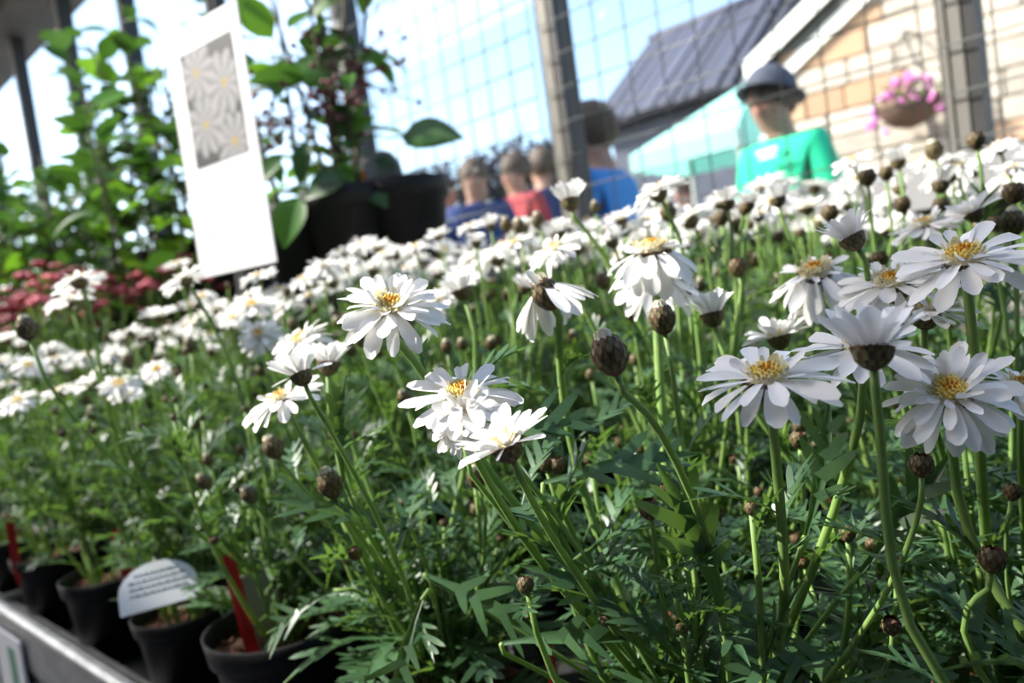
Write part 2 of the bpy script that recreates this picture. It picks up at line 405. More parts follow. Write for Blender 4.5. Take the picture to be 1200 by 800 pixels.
# dark twiggy shrubs and hedge beyond the people
def twig_shrub(x, y, h, w_, label, seed):
    r2 = random.Random(seed); root = empty('bare_shrub', (x, y, FLOOR-.02), label, 'shrub', 'shrubs beyond the crowd')
    m = MB()
    for k in range(30):
        a = r2.uniform(0, 6.28); e = r2.uniform(.15, 1)*w_; hh = h*r2.uniform(.7, 1.05)
        p1 = Vector((e*.45*math.cos(a), e*.45*math.sin(a), hh*.6)); p2 = Vector((e*math.cos(a), e*math.sin(a), hh))
        m.tube([(0.05*math.cos(a), .05*math.sin(a), 0), p1, p2], [.02, .011, .003], 5, cap=False)
        for j in range(3):
            q = p1.lerp(p2, r2.uniform(0, .8)); m.tube([q, q+Vector((r2.uniform(-.25, .25), r2.uniform(-.25, .25), r2.uniform(.1, .3)))], [.006, .002], 4, cap=False)
    m.build('branches', 'twig', root)
    m = MB()
    for k in range(2600):
        a = r2.uniform(0, 6.28); e = w_*math.sqrt(r2.random())*.95; zz = h*r2.uniform(.15, .93)
        m.add([(0, 0, 0), (.05, .035, .004), (.12, 0, 0), (.05, -.035, .004)], [(0, 1, 2, 3)], 0,
              mtx(frame(Vector((r2.uniform(-1, 1), r2.uniform(-1, 1), r2.uniform(-.5, 1))), Z), Vector((e*math.cos(a), e*math.sin(a), zz))))
    tag(m.build('small_leaves', 'shrub_leaf', root), kind='stuff')
mat('shrub_leaf', (.045, .02, .04), .7, col2=(.025, .03, .06), scale=4)
for i, (px, d, h, w_) in enumerate([(548, 7.3, 2.3, .5), (622, 8.3, 2.6, .45), (650, 9.8, 2.8, .45), (500, 8.6, 2.1, .5)]):
    p = P(px, 300, d)
    twig_shrub(p.x, p.y, h, w_, 'dark twiggy shrub beyond the blue jacketed crowd', 40+i)
# ------------------------------------------------------------------ people beyond the glass
def skin_obj(name, joints, edges, mt, parent, sub=2):
    me = bpy.data.meshes.new(name); names = list(joints)
    me.from_pydata([joints[k][0] for k in names], [(names.index(a), names.index(b)) for a, b in edges], [])
    me.materials.append(M[mt]); o = ob(name, me, parent)
    o.modifiers.new('skin', 'SKIN').use_smooth_shade = True
    for i, k in enumerate(names):
        r_ = joints[k][1]; me.skin_vertices[0].data[i].radius = r_ if isinstance(r_, tuple) else (r_, r_)
    me.skin_vertices[0].data[0].use_root = True
    sb = o.modifiers.new('sub', 'SUBSURF'); sb.levels = sub; sb.render_levels = sub
    return o
def person(loc, face_deg, top_m, leg_m, label, hair_m='hair_brown', hat=None, h=1.72, arm='down', logo=False, headtilt=0):
    """faces local -Y before the turn"""
    root = empty('person', loc, label, 'person', rz=R(face_deg)); k = h/1.72
    V = lambda x, y, z_: (x*k, y*k, z_*k)
    ht = headtilt
    J = {'pelvis': (V(0, 0, .93), (.15*k, .11*k)), 'waist': (V(0, 0, 1.1), (.13*k, .10*k)), 'chest': (V(0, 0, 1.3), (.155*k, .11*k)),
         'collar': (V(0, .01, 1.42), (.09*k, .075*k)), 'neck': (V(0, .005, 1.475), .062*k), 'chin': (V(0, -.02-ht*.3, 1.545), (.078*k, .082*k)),
         'brow': (V(0, -.005-ht*.6, 1.625), (.090*k, .105*k)), 'crown': (V(0, .005-ht*.6, 1.685), (.074*k, .088*k))}
    E = [('pelvis', 'waist'), ('waist', 'chest'), ('chest', 'collar'), ('collar', 'neck'), ('neck', 'chin'), ('chin', 'brow'), ('brow', 'crown')]
    for s, n in ((-1, 'l'), (1, 'r')):
        fwd = -.16 if arm == 'reach' else -.02
        J.update({'sh'+n: (V(s*.17, .01, 1.39), .062*k), 'el'+n: (V(s*.235, fwd*.3+.02, 1.11), .043*k), 'wr'+n: (V(s*.225, fwd*1.6, .9 if arm == 'down' else 1.08), .028*k),
                  'ha'+n: (V(s*.22, fwd*1.9, .83 if arm == 'down' else 1.07), (.022*k, .04*k)), 'hip'+n: (V(s*.09, 0, .87), .092*k), 'kn'+n: (V(s*.10, -.01, .49), .058*k),
                  'an'+n: (V(s*.105, .02, .09), .038*k), 'to'+n: (V(s*.115, -.13, .035), .034*k)})
        E += [('chest', 'sh'+n), ('sh'+n, 'el'+n), ('el'+n, 'wr'+n), ('wr'+n, 'ha'+n), ('pelvis', 'hip'+n), ('hip'+n, 'kn'+n), ('kn'+n, 'an'+n), ('an'+n, 'to'+n)]
        for q in range(4):
            dx = (q-1.5)*.014; b = J['ha'+n][0]; ln = (.05, .062, .058, .045)[q]
            J['f%d%s' % (q, n)] = ((b[0]+dx*.3, b[1]+dx, b[2]-.02*k), .0085*k); J['t%d%s' % (q, n)] = ((b[0]-s*.012, b[1]+dx*1.2, b[2]-(ln+.02)*k), .007*k)
            E += [('ha'+n, 'f%d%s' % (q, n)), ('f%d%s' % (q, n), 't%d%s' % (q, n))]
        b = J['wr'+n][0]; J['th'+n] = ((b[0]-s*.01, b[1]-.045*k, b[2]-.07*k), .009*k); E += [('ha'+n, 'th'+n)]
    skin_obj('body', J, E, 'skin', root)
    g = lambda key, a=1.0, b=0.012: (J[key][0], tuple(q*a+b for q in J[key][1]) if isinstance(J[key][1], tuple) else J[key][1]*a+b)
    T = {n: g(n) for n in ('chest', 'waist', 'pelvis', 'collar', 'shl', 'shr', 'ell', 'elr')}
    T['pelvis'] = (V(0, 0, .92), (.17*k, .13*k)); T['collar'] = (J['collar'][0], (.10*k, .085*k))
    skin_obj('top', T, [('chest', 'waist'), ('waist', 'pelvis'), ('chest', 'collar'), ('chest', 'shl'), ('chest', 'shr'), ('shl', 'ell'), ('shr', 'elr')], top_m, root)
    L = {n: g(n) for n in ('pelvis', 'hipl', 'hipr', 'knl', 'knr', 'anl', 'anr')}
    skin_obj('trousers', L, [('pelvis', 'hipl'), ('pelvis', 'hipr'), ('hipl', 'knl'), ('hipr', 'knr'), ('knl', 'anl'), ('knr', 'anr')], leg_m, root)
    hy = -.005-ht*.6; hz = 1.625
    m = MB(); n = 14                                   # hair or hat: a cap of the skull, open over the face
    mm = Matrix.Translation(V(0, hy+.012, hz+.012)) @ Matrix.Rotation(R(-14), 4, 'X') @ Matrix.Diagonal((.104*k, .126*k, .120*k, 1))
    m.lathe([(math.sin(R(t)), math.cos(R(t))) for t in (2, 20, 40, 60, 78, 92)], n, 0, mm, cap0=True)
    if hat:
        m.lathe([(.98, .02), (1.28, -.08), (1.25, -.14), (.98, -.05)], n, 0, mm); m.build('hat', hat, root)
    m = MB(); m.lathe([(math.sin(R(t)), math.cos(R(t))) for t in (2, 30, 60, 90, 112, 125)], n, 0, Matrix.Translation(V(0, hy+.022, hz+.004)) @ Matrix.Rotation(R(-17), 4, 'X') @ Matrix.Diagonal((.101*k, .122*k, .118*k, 1)), cap0=True)
    m.build('hair', hair_m, root)
    m = MB(); m.lathe([(.001, .02), (.009, .012), (.013, 0), (.006, -.012)], 8, 0, Matrix.Translation(V(0, hy-.104, hz-.03)) @ Matrix.Rotation(R(60), 4, 'X')); m.build('nose', 'skin', root)
    for s in (-1, 1):
        m = MB(); m.lathe([(.0, .006), (.009, .003), (.009, -.003), (0, -.006)], 8, 0, Matrix.Translation(V(s*.03, hy-.092, hz)) @ Matrix.Rotation(R(90), 4, 'X')); m.build('eye', 'eye', root)
        m = MB(); m.lathe([(.0, .008), (.02, .005), (.024, -.004), (0, -.008)], 8, 0, Matrix.Translation(V(s*.086, hy+.012, hz-.01)) @ Matrix.Rotation(R(90), 4, 'Y') @ Matrix.Diagonal((1.4, .8, 1, 1))); m.build('ear', 'skin', root)
    m = MB(); m.box((-.022*k, (hy-.094)*k, (hz-.075)*k), (.022*k, (hy-.083)*k, (hz-.065)*k)); m.build('mouth', 'lip', root)
    if logo:
        m = MB()
        for q in range(5):
            a = q*.5-1; m.box((.035+a*.012, -.141, 1.315+.01*math.cos(a*1.5)), (.047+a*.012, -.137, 1.335+.012*math.cos(a*1.5)))
        m.box((.0, -.141, 1.275), (.10, -.137, 1.29)); m.box((.01, -.141, 1.255), (.09, -.137, 1.265)); m.build('logo', 'white_print', root, False)
    return root
G = FLOOR-.02
def stand(px, py, d, hh=.945):                          # put a head centre on a pixel
    p = P(px, py, d); return Vector((p.x, p.y, G)), (p.z-G)/hh
def facing(p, turn):                                    # 0 looks at the camera, + turns to the picture's left
    d = hdir(p); return math.degrees(math.atan2(d.x, -d.y)) - turn
p, h = stand(908, 112, 3.0)
person(p, facing(p, 40), 'green_shirt', 'jeans', 'person in a bright green shirt with a white logo and a dark brimmed hat', hat='hat', h=h, logo=True, headtilt=.05)
p, h = stand(697, 150, 2.75)
person(p, facing(p, 115), 'blue_shirt', 'jeans', 'person with brown hair in a plain bright blue shirt behind the glass', h=h, arm='reach', headtilt=.06)
for px, py, d, tm, lab, tn in ((555, 205, 5.2, 'navy', 'person in a navy jacket looking towards the greenhouse', 0),
                               (603, 198, 5.8, 'red_cloth', 'person in a dark red jacket among the shrubs', 50),
                               (520, 222, 6.2, 'red_cloth', 'person in a red coat beside the black plant pots', -40),
                               (634, 192, 6.6, 'navy', 'person in a navy coat standing behind others in the crowd', 160),
                               (800, 222, 7.6, 'navy', 'person in dark blue standing under the teal canopy', 30)):
    p, h = stand(px, py, d)
    person(p, facing(p, tn), tm, 'navy', lab, h=h)
# the flowers that can be told apart: px, py, width px, kind, tilt to the camera, tilt to the right, yellow disc, depth, points the stem passes
HERO = [
 (458, 360, 138, 'double', 36, 4, 0, .31, [(500, 440, .32), (560, 540, .335)]),
 (542, 462, 148, 'flat', 27, 2, 1, .295, []),
 (541, 492, 100, 'double', 72, -22, 0, .288, []),
 (592, 520, 118, 'semi', 8, -16, 0, .262, [(640, 620, .30)]),
 (900, 443, 182, 'flat', 17, 1, 1, .255, [(912, 560, .27), (925, 720, .29)]),
 (1113, 460, 160, 'double', 40, 3, 1, .275, [(1118, 600, .29)]),
 (1196, 452, 110, 'open', 20, 6, 0, .31, []),
 (1022, 404, 132, 'cup', -4, 2, 0, .225, [(1033, 520, .228), (1044, 720, .236)]),
 (1012, 408, 165, 'flat', 19, 6, 1, .285, []),
 (1085, 366, 118, 'flat', 6, 10, 1, .315, []),
 (1130, 303, 168, 'open', 24, 0, 1, .292, [(1141, 400, .295), (1150, 560, .31)]),
 (1045, 332, 140, 'open', 20, -6, 0, .325, []),
 (956, 320, 110, 'reflex', 22, -4, 0, .40, []),
 (997, 277, 58, 'half', -12, -24, 0, .33, [(1018, 335, .335), (1040, 420, .34)]),
 (638, 338, 105, 'sideways', 0, -20, 0, .36, [(655, 440, .37), (672, 540, .38)]),
 (712, 408, 40, 'bud', -4, -12, 0, .25, [(770, 490, .262), (830, 620, .28)]),
 (775, 368, 29, 'bud', 0, -4, 0, .36, []),
 (834, 366, 56, 'half', -4, -6, 0, .42, []),
 (765, 294, 118, 'reflex', 9, 0, 0, .40, [(768, 345, .40)]),
 (772, 326, 100, 'reflex', 26, 10, 0, .46, []),
 (912, 394, 80, 'semi', -6, -10, 0, .42, []),
 (352, 437, 72, 'cup', -8, -14, 0, .36, [(385, 500, .365), (430, 580, .37)]),
 (330, 468, 108, 'flat', 12, -20, 0, .40, []),
 (352, 398, 84, 'open', 22, -24, 0, .48, []),
 (304, 392, 60, 'double', 40, -20, 0, .66, []),
 (385, 424, 52, 'half', -6, 10, 0, .42, []),
 (540, 338, 46, 'half', 6, -14, 0, .52, []),
 (650, 292, 82, 'flat', 10, -20, 0, .52, []),
 (668, 234, 44, 'half', -10, -4, 0, .56, [(690, 270, .56)]),
 (770, 224, 78, 'flat', -6, -22, 0, .55, []),
 (852, 236, 34, 'half', -4, -2, 0, .55, [(862, 300, .55)]),
 (877, 238, 30, 'half', 0, 10, 0, .62, []),
 (911, 232, 36, 'half', -4, -6, 0, .56, [(930, 290, .56)]),
 (946, 243, 46, 'semi', 6, 4, 0, .70, []),
 (998, 188, 50, 'flat', 4, -16, 0, .74, []),
 (991, 218, 44, 'open', 8, -12, 0, .74, []),
 (1052, 188, 34, 'half', -4, -6, 0, .70, []),
 (1087, 190, 44, 'open', 10, -10, 0, .74, []),
 (1122, 196, 60, 'open', 14, -4, 0, .62, []),
 (1170, 172, 56, 'flat', 0, -16, 0, .66, []),
 (1186, 197, 48, 'open', 14, 8, 0, .62, []),
 (1102, 214, 40, 'half', -6, 4, 0, .60, []),
 (1140, 248, 66, 'semi', -6, -22, 0, .44, []),
 (1084, 264, 92, 'flat', 4, -16, 0, .46, []),
 (728, 257, 44, 'semi', 0, -10, 0, .70, []),
 (717, 282, 46, 'semi', -6, -14, 0, .56, []),
 (758, 258, 50, 'open', 10, 0, 0, .70, []),
 (604, 285, 56, 'flat', 4, -14, 0, .66, []),
 (552, 265, 40, 'flat', 0, -10, 0, .86, []),
 (514, 276, 32, 'semi', 0, -10, 0, .9, []),
 (452, 297, 46, 'flat', 2, -16, 0, .88, []),
 (486, 290, 44, 'open', 10, -8, 0, .84, []),
 (558, 283, 24, 'half', 0, 4, 0, .62, [(566, 330, .62)]),
 (575, 263, 24, 'half', 0, 0, 0, .84, []),
 (654, 272, 34, 'half', 0, -6, 0, .62, []),
 (92, 328, 70, 'flat', 0, -14, 0, .68, [(112, 390, .69), (122, 470, .70)]),
 (80, 352, 60, 'flat', 4, -10, 0, .70, []),
 (216, 326, 64, 'flat', 4, -26, 0, .66, [(250, 380, .66), (280, 450, .67)]),
 (207, 309, 36, 'open', 6, -4, 0, .95, []),
 (20, 470, 50, 'flat', 30, -20, 0, .80, []),
 (8, 398, 34, 'semi', 10, -10, 0, .9, []),
 # buds
 (385, 562, 27, 'bud', 0, -14, 0, .40, [(430, 640, .41)]), (557, 556, 21, 'bud', 10, -8, 0, .40, []), (318, 521, 22, 'bud', -6, -22, 0, .45, [(345, 560, .45)]),
 (290, 577, 17, 'bud', 0, -20, 0, .5, []), (237, 562, 15, 'bud', 0, -20, 0, .55, []), (243, 537, 12, 'bud', 0, -10, 0, .6, []),
 (415, 646, 15, 'tight', 10, -20, 0, .42, []), (473, 464, 15, 'bud', 0, -10, 0, .5, []), (523, 404, 13, 'bud', 0, 0, 0, .55, []),
 (760, 592, 22, 'tight', 0, -4, 0, .30, [(770, 680, .31)]), (784, 570, 20, 'tight', 0, -20, 0, .34, []), (1080, 540, 25, 'tight', 0, 6, 0, .27, [(1074, 620, .275)]),
 (1164, 650, 27, 'tight', 0, 14, 0, .27, [(1120, 715, .28)]), (1187, 573, 18, 'tight', 0, 16, 0, .32, []), (1044, 730, 20, 'tight', 20, 0, 0, .29, []), (638, 541, 15, 'tight', 0, -6, 0, .38, []), (653, 542, 17, 'tight', 0, 4, 0, .38, []),
 (1080, 418, 17, 'tight', 0, 0, 0, .34, []), (864, 309, 19, 'tight', 0, -4, 0, .46, [(866, 360, .46)]), (706, 326, 16, 'bud', -4, -10, 0, .52, [(725, 352, .52)]),
 (782, 245, 18, 'bud', 0, -6, 0, .58, [(788, 280, .58)]), (630, 256, 15, 'bud', 0, -6, 0, .72, []), (608, 263, 15, 'bud', 0, -4, 0, .74, []), (593, 261, 14, 'bud', 0, -4, 0, .76, []), (697, 241, 11, 'bud', 0, 0, 0, .8, []),
 (1016, 204, 18, 'tight', 0, 0, 0, .58, [(1020, 250, .58)]), (1038, 200, 15, 'tight', 0, 0, 0, .62, []), (1094, 173, 18, 'bud', 0, -8, 0, .62, []), (1143, 161, 18, 'tight', 0, -4, 0, .58, [(1152, 210, .58)]),
 (1188, 221, 22, 'tight', 0, 4, 0, .46, []), (1187, 256, 25, 'bud', 0, 4, 0, .44, [(1190, 300, .44)]), (1057, 236, 17, 'tight', 0, 0, 0, .62, []), (1102, 237, 16, 'tight', 0, 0, 0, .6, []), (1166, 258, 16, 'tight', 0, 0, 0, .52, []),
 (845, 252, 16, 'tight', 0, 0, 0, .68, []), (864, 262, 15, 'bud', 0, 0, 0, .68, []), (972, 246, 18, 'tight', 0, 0, 0, .62, []), (1030, 300, 17, 'tight', 0, 0, 0, .46, []), (820, 350, 14, 'tight', 0, 0, 0, .52, []),
 (805, 340, 16, 'tight', 0, 0, 0, .5, []), (740, 366, 12, 'bud', 0, 0, 0, .52, []), (30, 381, 22, 'bud', -4, -6, 0, .5, []), (150, 420, 14, 'bud', 0, 0, 0, .8, []), (108, 482, 13, 'bud', 0, 0, 0, .8, []), (222, 402, 14, 'bud', 0, 0, 0, .8, []),
]
def hides(w_, L):                                       # would a leaf here stand in front of one of those flowers?
    d = w_.dot(FW); x = 600+FPX*w_.dot(RC)/d; y = 400-FPX*w_.dot(UC)/d
    for h in HERO:
        if d < h[7]+.01 and h[2] > 20 and abs(x-h[0]) < h[2]*.5+FPX*L/d*.3 and abs(y-h[1]) < h[2]*.36+FPX*L/d*.3: return True
    for (hx, hy, hw, hd) in ((272, 680, 46, .60), (284, 725, 46, .60), (318, 764, 56, .60), (186, 690, 60, .70), (642, 770, 36, .40)):
        if d < hd+.02 and abs(x-hx) < hw*.5+FPX*L/d*.3 and abs(y-hy) < hw*.5+FPX*L/d*.3: return True
    return False
# ------------------------------------------------------------------ daisy kit (shared meshes)
rk = random.Random(11)
def petal_verts(L, W, droop, cup, rows=6, notch=.05, twist=0):
    vs = []
    for i in range(rows+1):
        t = i/rows
        wd = W*(.34 + .66*math.sin(min(1, t*1.25)*math.pi/2)**1.0) * (1 if t < .7 else math.sqrt(max(.0, 1-((t-.7)/.315)**2))*.999+.001)
        for j in (-1, -.38, .38, 1):
            x = L*t - (notch*L*abs(j)*(1 if t > .9 else 0)) - (L*.03 if t > .95 and abs(j) < .5 and notch > .04 else 0)
            y = j*wd*.5
            z_ = -droop*L*t*t + cup*wd*(abs(j)-.55)*(.3 if abs(j) < .5 else .5) + twist*y*t
            vs.append((x, y, z_))
    fs = [(i*4+j, i*4+j+1, (i+1)*4+j+1, (i+1)*4+j) for i in range(rows) for j in range(3)]
    return vs, fs
PET = []                                                # unit: metres for a flower 48 mm across
for i in range(7):
    v, f = petal_verts(.0215*rk.uniform(.92, 1.06), .0070*rk.uniform(.9, 1.15), rk.uniform(.02, .22), rk.uniform(.15, .5), 6, rk.choice((.0, .05, .08)), rk.uniform(-.4, .4))
    m = MB(); m.add(v, f); PET.append(m.mesh('petal', 'petal'))
PET_S = []
for i in range(3):
    v, f = petal_verts(.0105, .0042, rk.uniform(-.15, .1), .5, 5, .06, rk.uniform(-.6, .6)); m = MB(); m.add(v, f); PET_S.append(m.mesh('petal_inner', 'petal'))
def calyx_mb(R_=.0068, H=.0095, bud=False, n=11):
    m = MB()
    prof = [(.0016, -H), (R_*.62, -H*.86), (R_*.93, -H*.55), (R_, -H*.25), (R_*.96, 0), (R_*.6, .0006)] if not bud else \
           [(.0016, -H), (R_*.62, -H*.88), (R_*.95, -H*.6), (R_, -H*.3), (R_*.86, 0), (R_*.45, H*.2)]
    m.lathe(prof, 14, 1, cap0=True, cap1=True)
    rows = [(-.80, .62, .55), (-.55, .92, .62), (-.26, 1.0, .6 if bud else .34)] + ([(.02, .85, .45)] if bud else [])
    for k, (zz, rr, ln) in enumerate(rows):             # overlapping bracts: brown papery margin, green keel
        for j in range(n):
            a = 2*math.pi*(j+.5*(k % 2))/n; r0 = R_*rr+.0002
            up = Vector((-.35*math.cos(a) if bud and zz > -.3 else .12*math.cos(a), -.35*math.sin(a) if bud and zz > -.3 else .12*math.sin(a), 1))
            if zz < -.7: up = Vector((.5*math.cos(a), .5*math.sin(a), 1))
            fr = frame(up, Vector((math.cos(a), math.sin(a), 0)))
            w_ = R_*.36
            pos = Vector((r0*math.cos(a), r0*math.sin(a), zz*H))
            l_ = H*ln
            m.add([(0, -w_*.7, 0), (0, w_*.7, 0), (l_*.6, w_, .0005), (l_*.6, -w_, .0005), (l_, 0, .0002)], [(0, 1, 2, 3), (3, 2, 4)], 1, mtx(fr, pos))
            m.add([(0, -w_*.42, .0003), (0, w_*.42, .0003), (l_*.5, w_*.45, .001), (l_*.5, -w_*.45, .001), (l_*.8, 0, .0006)], [(0, 1, 2, 3), (3, 2, 4)], 0, mtx(fr, pos))
    return m
CALYX = calyx_mb().mesh('calyx', ['bract_green', 'bract_brown'])
m = calyx_mb(.0060, .0105, True)
for j in range(12):                                     # pale petal tips showing above the bracts
    a = 2*math.pi*j/12; r0 = .0040
    fr = frame(Vector((-.30*math.cos(a), -.30*math.sin(a), 1)), Vector((math.cos(a), math.sin(a), 0)))
    m.add([(0, -.0013, 0), (0, .0013, 0), (.0058, .0015, .0006), (.0074, 0, 0), (.0058, -.0015, .0006)], [(0, 1, 2, 3, 4)], 2, mtx(fr, Vector((r0*math.cos(a), r0*math.sin(a), .0005))))
m.lathe([(.0044, .0), (.0044, .0025), (.0032, .0052), (.0012, .0068)], 10, 2, cap1=True)
BUD_PALE = m.mesh('bud_pale', ['bract_green', 'bract_brown', 'bud_tip'])
BUD_TIGHT = calyx_mb(.0052, .0082, True, 9).mesh('bud_tight', ['bract_green', 'bract_brown'])
def disc_mesh(yel, nm):
    m = MB(); r2 = random.Random(5 if yel else 6)
    m.lathe([(.0072, .0006), (.0066, .0016), (.0045, .0026)], 14, 2)
    rc = .0052 if yel else .0036
    m.lathe([(rc, .0024), (rc*.9, .0032), (rc*.6, .0039), (.0005, .0042)], 12, 0, cap1=True)
    for k in range(58):                                 # florets on a spiral
        a = k*2.39996; r_ = .0066*math.sqrt((k+.5)/58); zz = .0042-(r_/.0066)**2*.0022
        n_ = Vector((math.cos(a)*r_*90, math.sin(a)*r_*90, 1)).normalized(); fr = frame_z(n_); s_ = .00062
        h_ = .0012*r2.uniform(.7, 1.5)
        m.add([(s_, 0, 0), (0, s_, 0), (-s_, 0, 0), (0, -s_, 0), (s_*.9, 0, h_), (0, s_*.9, h_), (-s_*.9, 0, h_), (0, -s_*.9, h_)],
              [(0, 1, 5, 4), (1, 2, 6, 5), (2, 3, 7, 6), (3, 0, 4, 7), (4, 5, 6, 7)], (1 if k < 8 else 0) if r_ < rc else 2, mtx(fr, Vector((r_*math.cos(a), r_*math.sin(a), zz))))
    for k in range(26 if not yel else 16):              # cream quilled florets round the rim
        a = r2.uniform(0, 6.28); r_ = r2.uniform(.0042, .0072); ln = r2.uniform(.002, .0042); cu = r2.uniform(.2, 1)
        fr = frame(Vector((math.cos(a), math.sin(a), r2.uniform(.4, 1.6))), Z)
        m.add([(0, -.0006, 0), (0, .0006, 0), (ln*.6, .0009, 0), (ln*.6, -.0009, 0), (ln, .0006, ln*cu*.4), (ln, -.0006, ln*cu*.4)], [(0, 1, 2, 3), (3, 2, 4, 5)], 2, mtx(fr, Vector((r_*math.cos(a), r_*math.sin(a), .0022))))
    return m.mesh(nm, ['disc_yellow', 'disc_orange', 'petal_cream'])
DISC_Y = disc_mesh(True, 'disc'); DISC_C = disc_mesh(False, 'disc_pale')
def petal_plan(kind, r2, n_in=True):
    """list of (mesh, azimuth, elevation, radius, z, scale)"""
    out = []
    def ring(n, e0, e1, rad, z_, s0, s1, pool=PET, gap=0, az0=0, az1=6.2832):
        for j in range(n):
            if r2.random() < gap: continue
            a = az0 + (az1-az0)*(j+r2.uniform(-.28, .28))/n
            out.append((r2.choice(pool), a, R(r2.uniform(e0, e1)), rad, z_, r2.uniform(s0, s1)))
    if kind == 'open':
        ring(15, -22, 5, .0058, .0, .84, 1.08); ring(13, 0, 14, .0052, .0008, .82, 1.0, gap=.08); ring(9, 10, 34, .0052, .0016, .8, 1.15, PET_S, gap=.15)
    elif kind == 'flat':
        ring(17, -20, 6, .0058, .0, .84, 1.08); ring(11, 2, 14, .0054, .0008, .8, .98, gap=.12); ring(5, 15, 45, .006, .0016, .8, 1.1, PET_S)
    elif kind == 'double':
        ring(16, -42, -6, .0056, .0, .84, 1.08); ring(14, -14, 8, .0052, .0006, .85, 1.0); ring(11, 4, 28, .0048, .0014, .62, .8); ring(14, 20, 60, .0052, .002, .8, 1.2, PET_S)
    elif kind == 'reflex':
        ring(15, -62, -32, .0058, -.0004, .95, 1.08); ring(12, -38, -12, .0052, .0006, .8, 1.0); ring(8, -8, 20, .005, .0014, .8, 1.1, PET_S)
    elif kind == 'semi':
        ring(13, 8, 34, .0058, .0, .82, 1.0); ring(10, 30, 58, .005, .0006, .75, .95); ring(6, 50, 75, .0045, .001, .9, 1.2, PET_S)
    elif kind == 'half':
        ring(14, 48, 66, .0058, -.0002, .62, .8); ring(12, 62, 80, .0046, .0004, .6, .78); ring(6, 75, 88, .003, .0006, .9, 1.2, PET_S)
    elif kind == 'cup':
        ring(15, 42, 58, .006, -.0002, .78, .95); ring(14, 56, 76, .0048, .0004, .72, .88); ring(7, 60, 82, .004, .0006, .9, 1.3, PET_S); ring(2, 2, 15, .006, -.0003, .8, .95)
    elif kind == 'closed':
        ring(12, 72, 84, .005, -.0004, .42, .5); ring(8, 78, 90, .003, -.0002, .42, .5)
    elif kind == 'sideways':
        ring(9, -70, -40, .0056, -.0004, .9, 1.05, az0=2.0, az1=4.3); ring(8, -45, -20, .005, 0, .9, 1.0, az0=2.0, az1=4.3); ring(5, -50, -25, .0056, 0, .85, 1.0, az0=-.6, az1=.7); ring(5, 60, 80, .004, 0, .5, .6)
    return out
def petal_mtx(p):
    me, a, e, rad, z_, s_ = p
    rot = Matrix.Rotation(a, 3, 'Z') @ Matrix.Rotation(-e, 3, 'Y') @ Matrix.Rotation(.38*math.sin(a*37+s_*91), 3, 'X')
    return mtx(rot, Vector((rad*math.cos(a), rad*math.sin(a), z_)), s_)
FAR = {}
def far_petals(kind, seed, thin=.75):
    key = (kind, seed)
    if key not in FAR:
        r2 = random.Random(seed*17+len(kind)); m = MB()
        for p in petal_plan(kind, r2):
            me = p[0]; m.add([v.co[:] for v in me.vertices], [tuple(f.vertices) for f in me.polygons], 0, petal_mtx(p))
        FAR[key] = m.mesh('petals', 'petal')
    return FAR[key]
def flower(plant, loc, n, kind, size=1.0, seed=0, near=True, yellow=False, spin=None):
    """flower head under its plant; loc local to the plant"""
    r2 = random.Random(seed*31+5)
    rot = frame_z(n, r2.uniform(0, 6.28) if spin is None else spin)
    if kind in ('bud', 'tight'):
        o = ob('bud', BUD_PALE if kind == 'bud' else BUD_TIGHT, plant, mtx=mtx(rot, loc, size)); KIDS.setdefault(plant.name, []).append(o); return o
    head = ob('flower_head', BUD_PALE if kind == 'sideways' else CALYX, plant, mtx=mtx(rot, loc, size)); KIDS.setdefault(plant.name, []).append(head)
    if near:
        for p in petal_plan(kind, r2):
            q = ob('petal', p[0], head, mtx=petal_mtx(p)); KIDS.setdefault(head.name, []).append(q)
    else:
        q = ob('petals', far_petals(kind, seed % 4), head); KIDS.setdefault(head.name, []).append(q)
    if kind not in ('half', 'closed', 'cup', 'sideways'):
        q = ob('disc', DISC_Y if yellow else DISC_C, head); KIDS.setdefault(head.name, []).append(q)
    return head
# lobed leaves, unit length along +X, 8 variants
def leaf_mesh(seed):
    r2 = random.Random(seed); m = MB()
    droop = r2.uniform(.15, .6); lift = r2.uniform(.0, .2); side = r2.uniform(-.12, .12)
    def pt(x, y, up=0): return (x*(1-.12*droop*x), y+side*x*x, lift*x - droop*x*x*.75 + abs(y)*.35 + up)
    N = 6; vs = []; fs = []
    for i in range(N+1):
        t = i/N; wd = (.016, .022, .040, .052, .046, .034, .006)[i]
        vs += [pt(t, -wd), pt(t, 0, -.010), pt(t, wd)]
    for i in range(N): fs += [(i*3, i*3+1, i*3+4, i*3+3), (i*3+1, i*3+2, i*3+5, i*3+4)]
    m.add(vs, fs)
    for s in (-1, 1):                                   # pointed forward lobes, like antlers
        for k, t in enumerate((.32, .50, .66, .80)):
            if k in (0, 3) and r2.random() < .35: continue
            t += r2.uniform(-.05, .05); ln = (.19, .30, .30, .17)[k]*r2.uniform(.7, 1.2); an = R((46, 42, 36, 30)[k]+r2.uniform(-9, 9)); w_ = .030*r2.uniform(.8, 1.25)
            dx, dy = math.cos(an), math.sin(an)*s; bx, by = t, s*.03
            q = lambda u, v: pt(bx+dx*u*ln-dy*v*s, by+dy*u*ln+dx*v*s)
            m.add([q(-.2, -w_*1.5), q(-.1, w_*1.2), q(.45, -w_*1.0), q(.5, w_*.95), q(.8, -w_*.7), q(.82, w_*.6), q(1.0, 0)], [(0, 2, 3, 1), (2, 4, 5, 3), (4, 6, 5)])
    return m
LEAF_MB = [leaf_mesh(100+i) for i in range(8)]
LEAF = [q.mesh('leaf', 'leaf') for q in LEAF_MB]
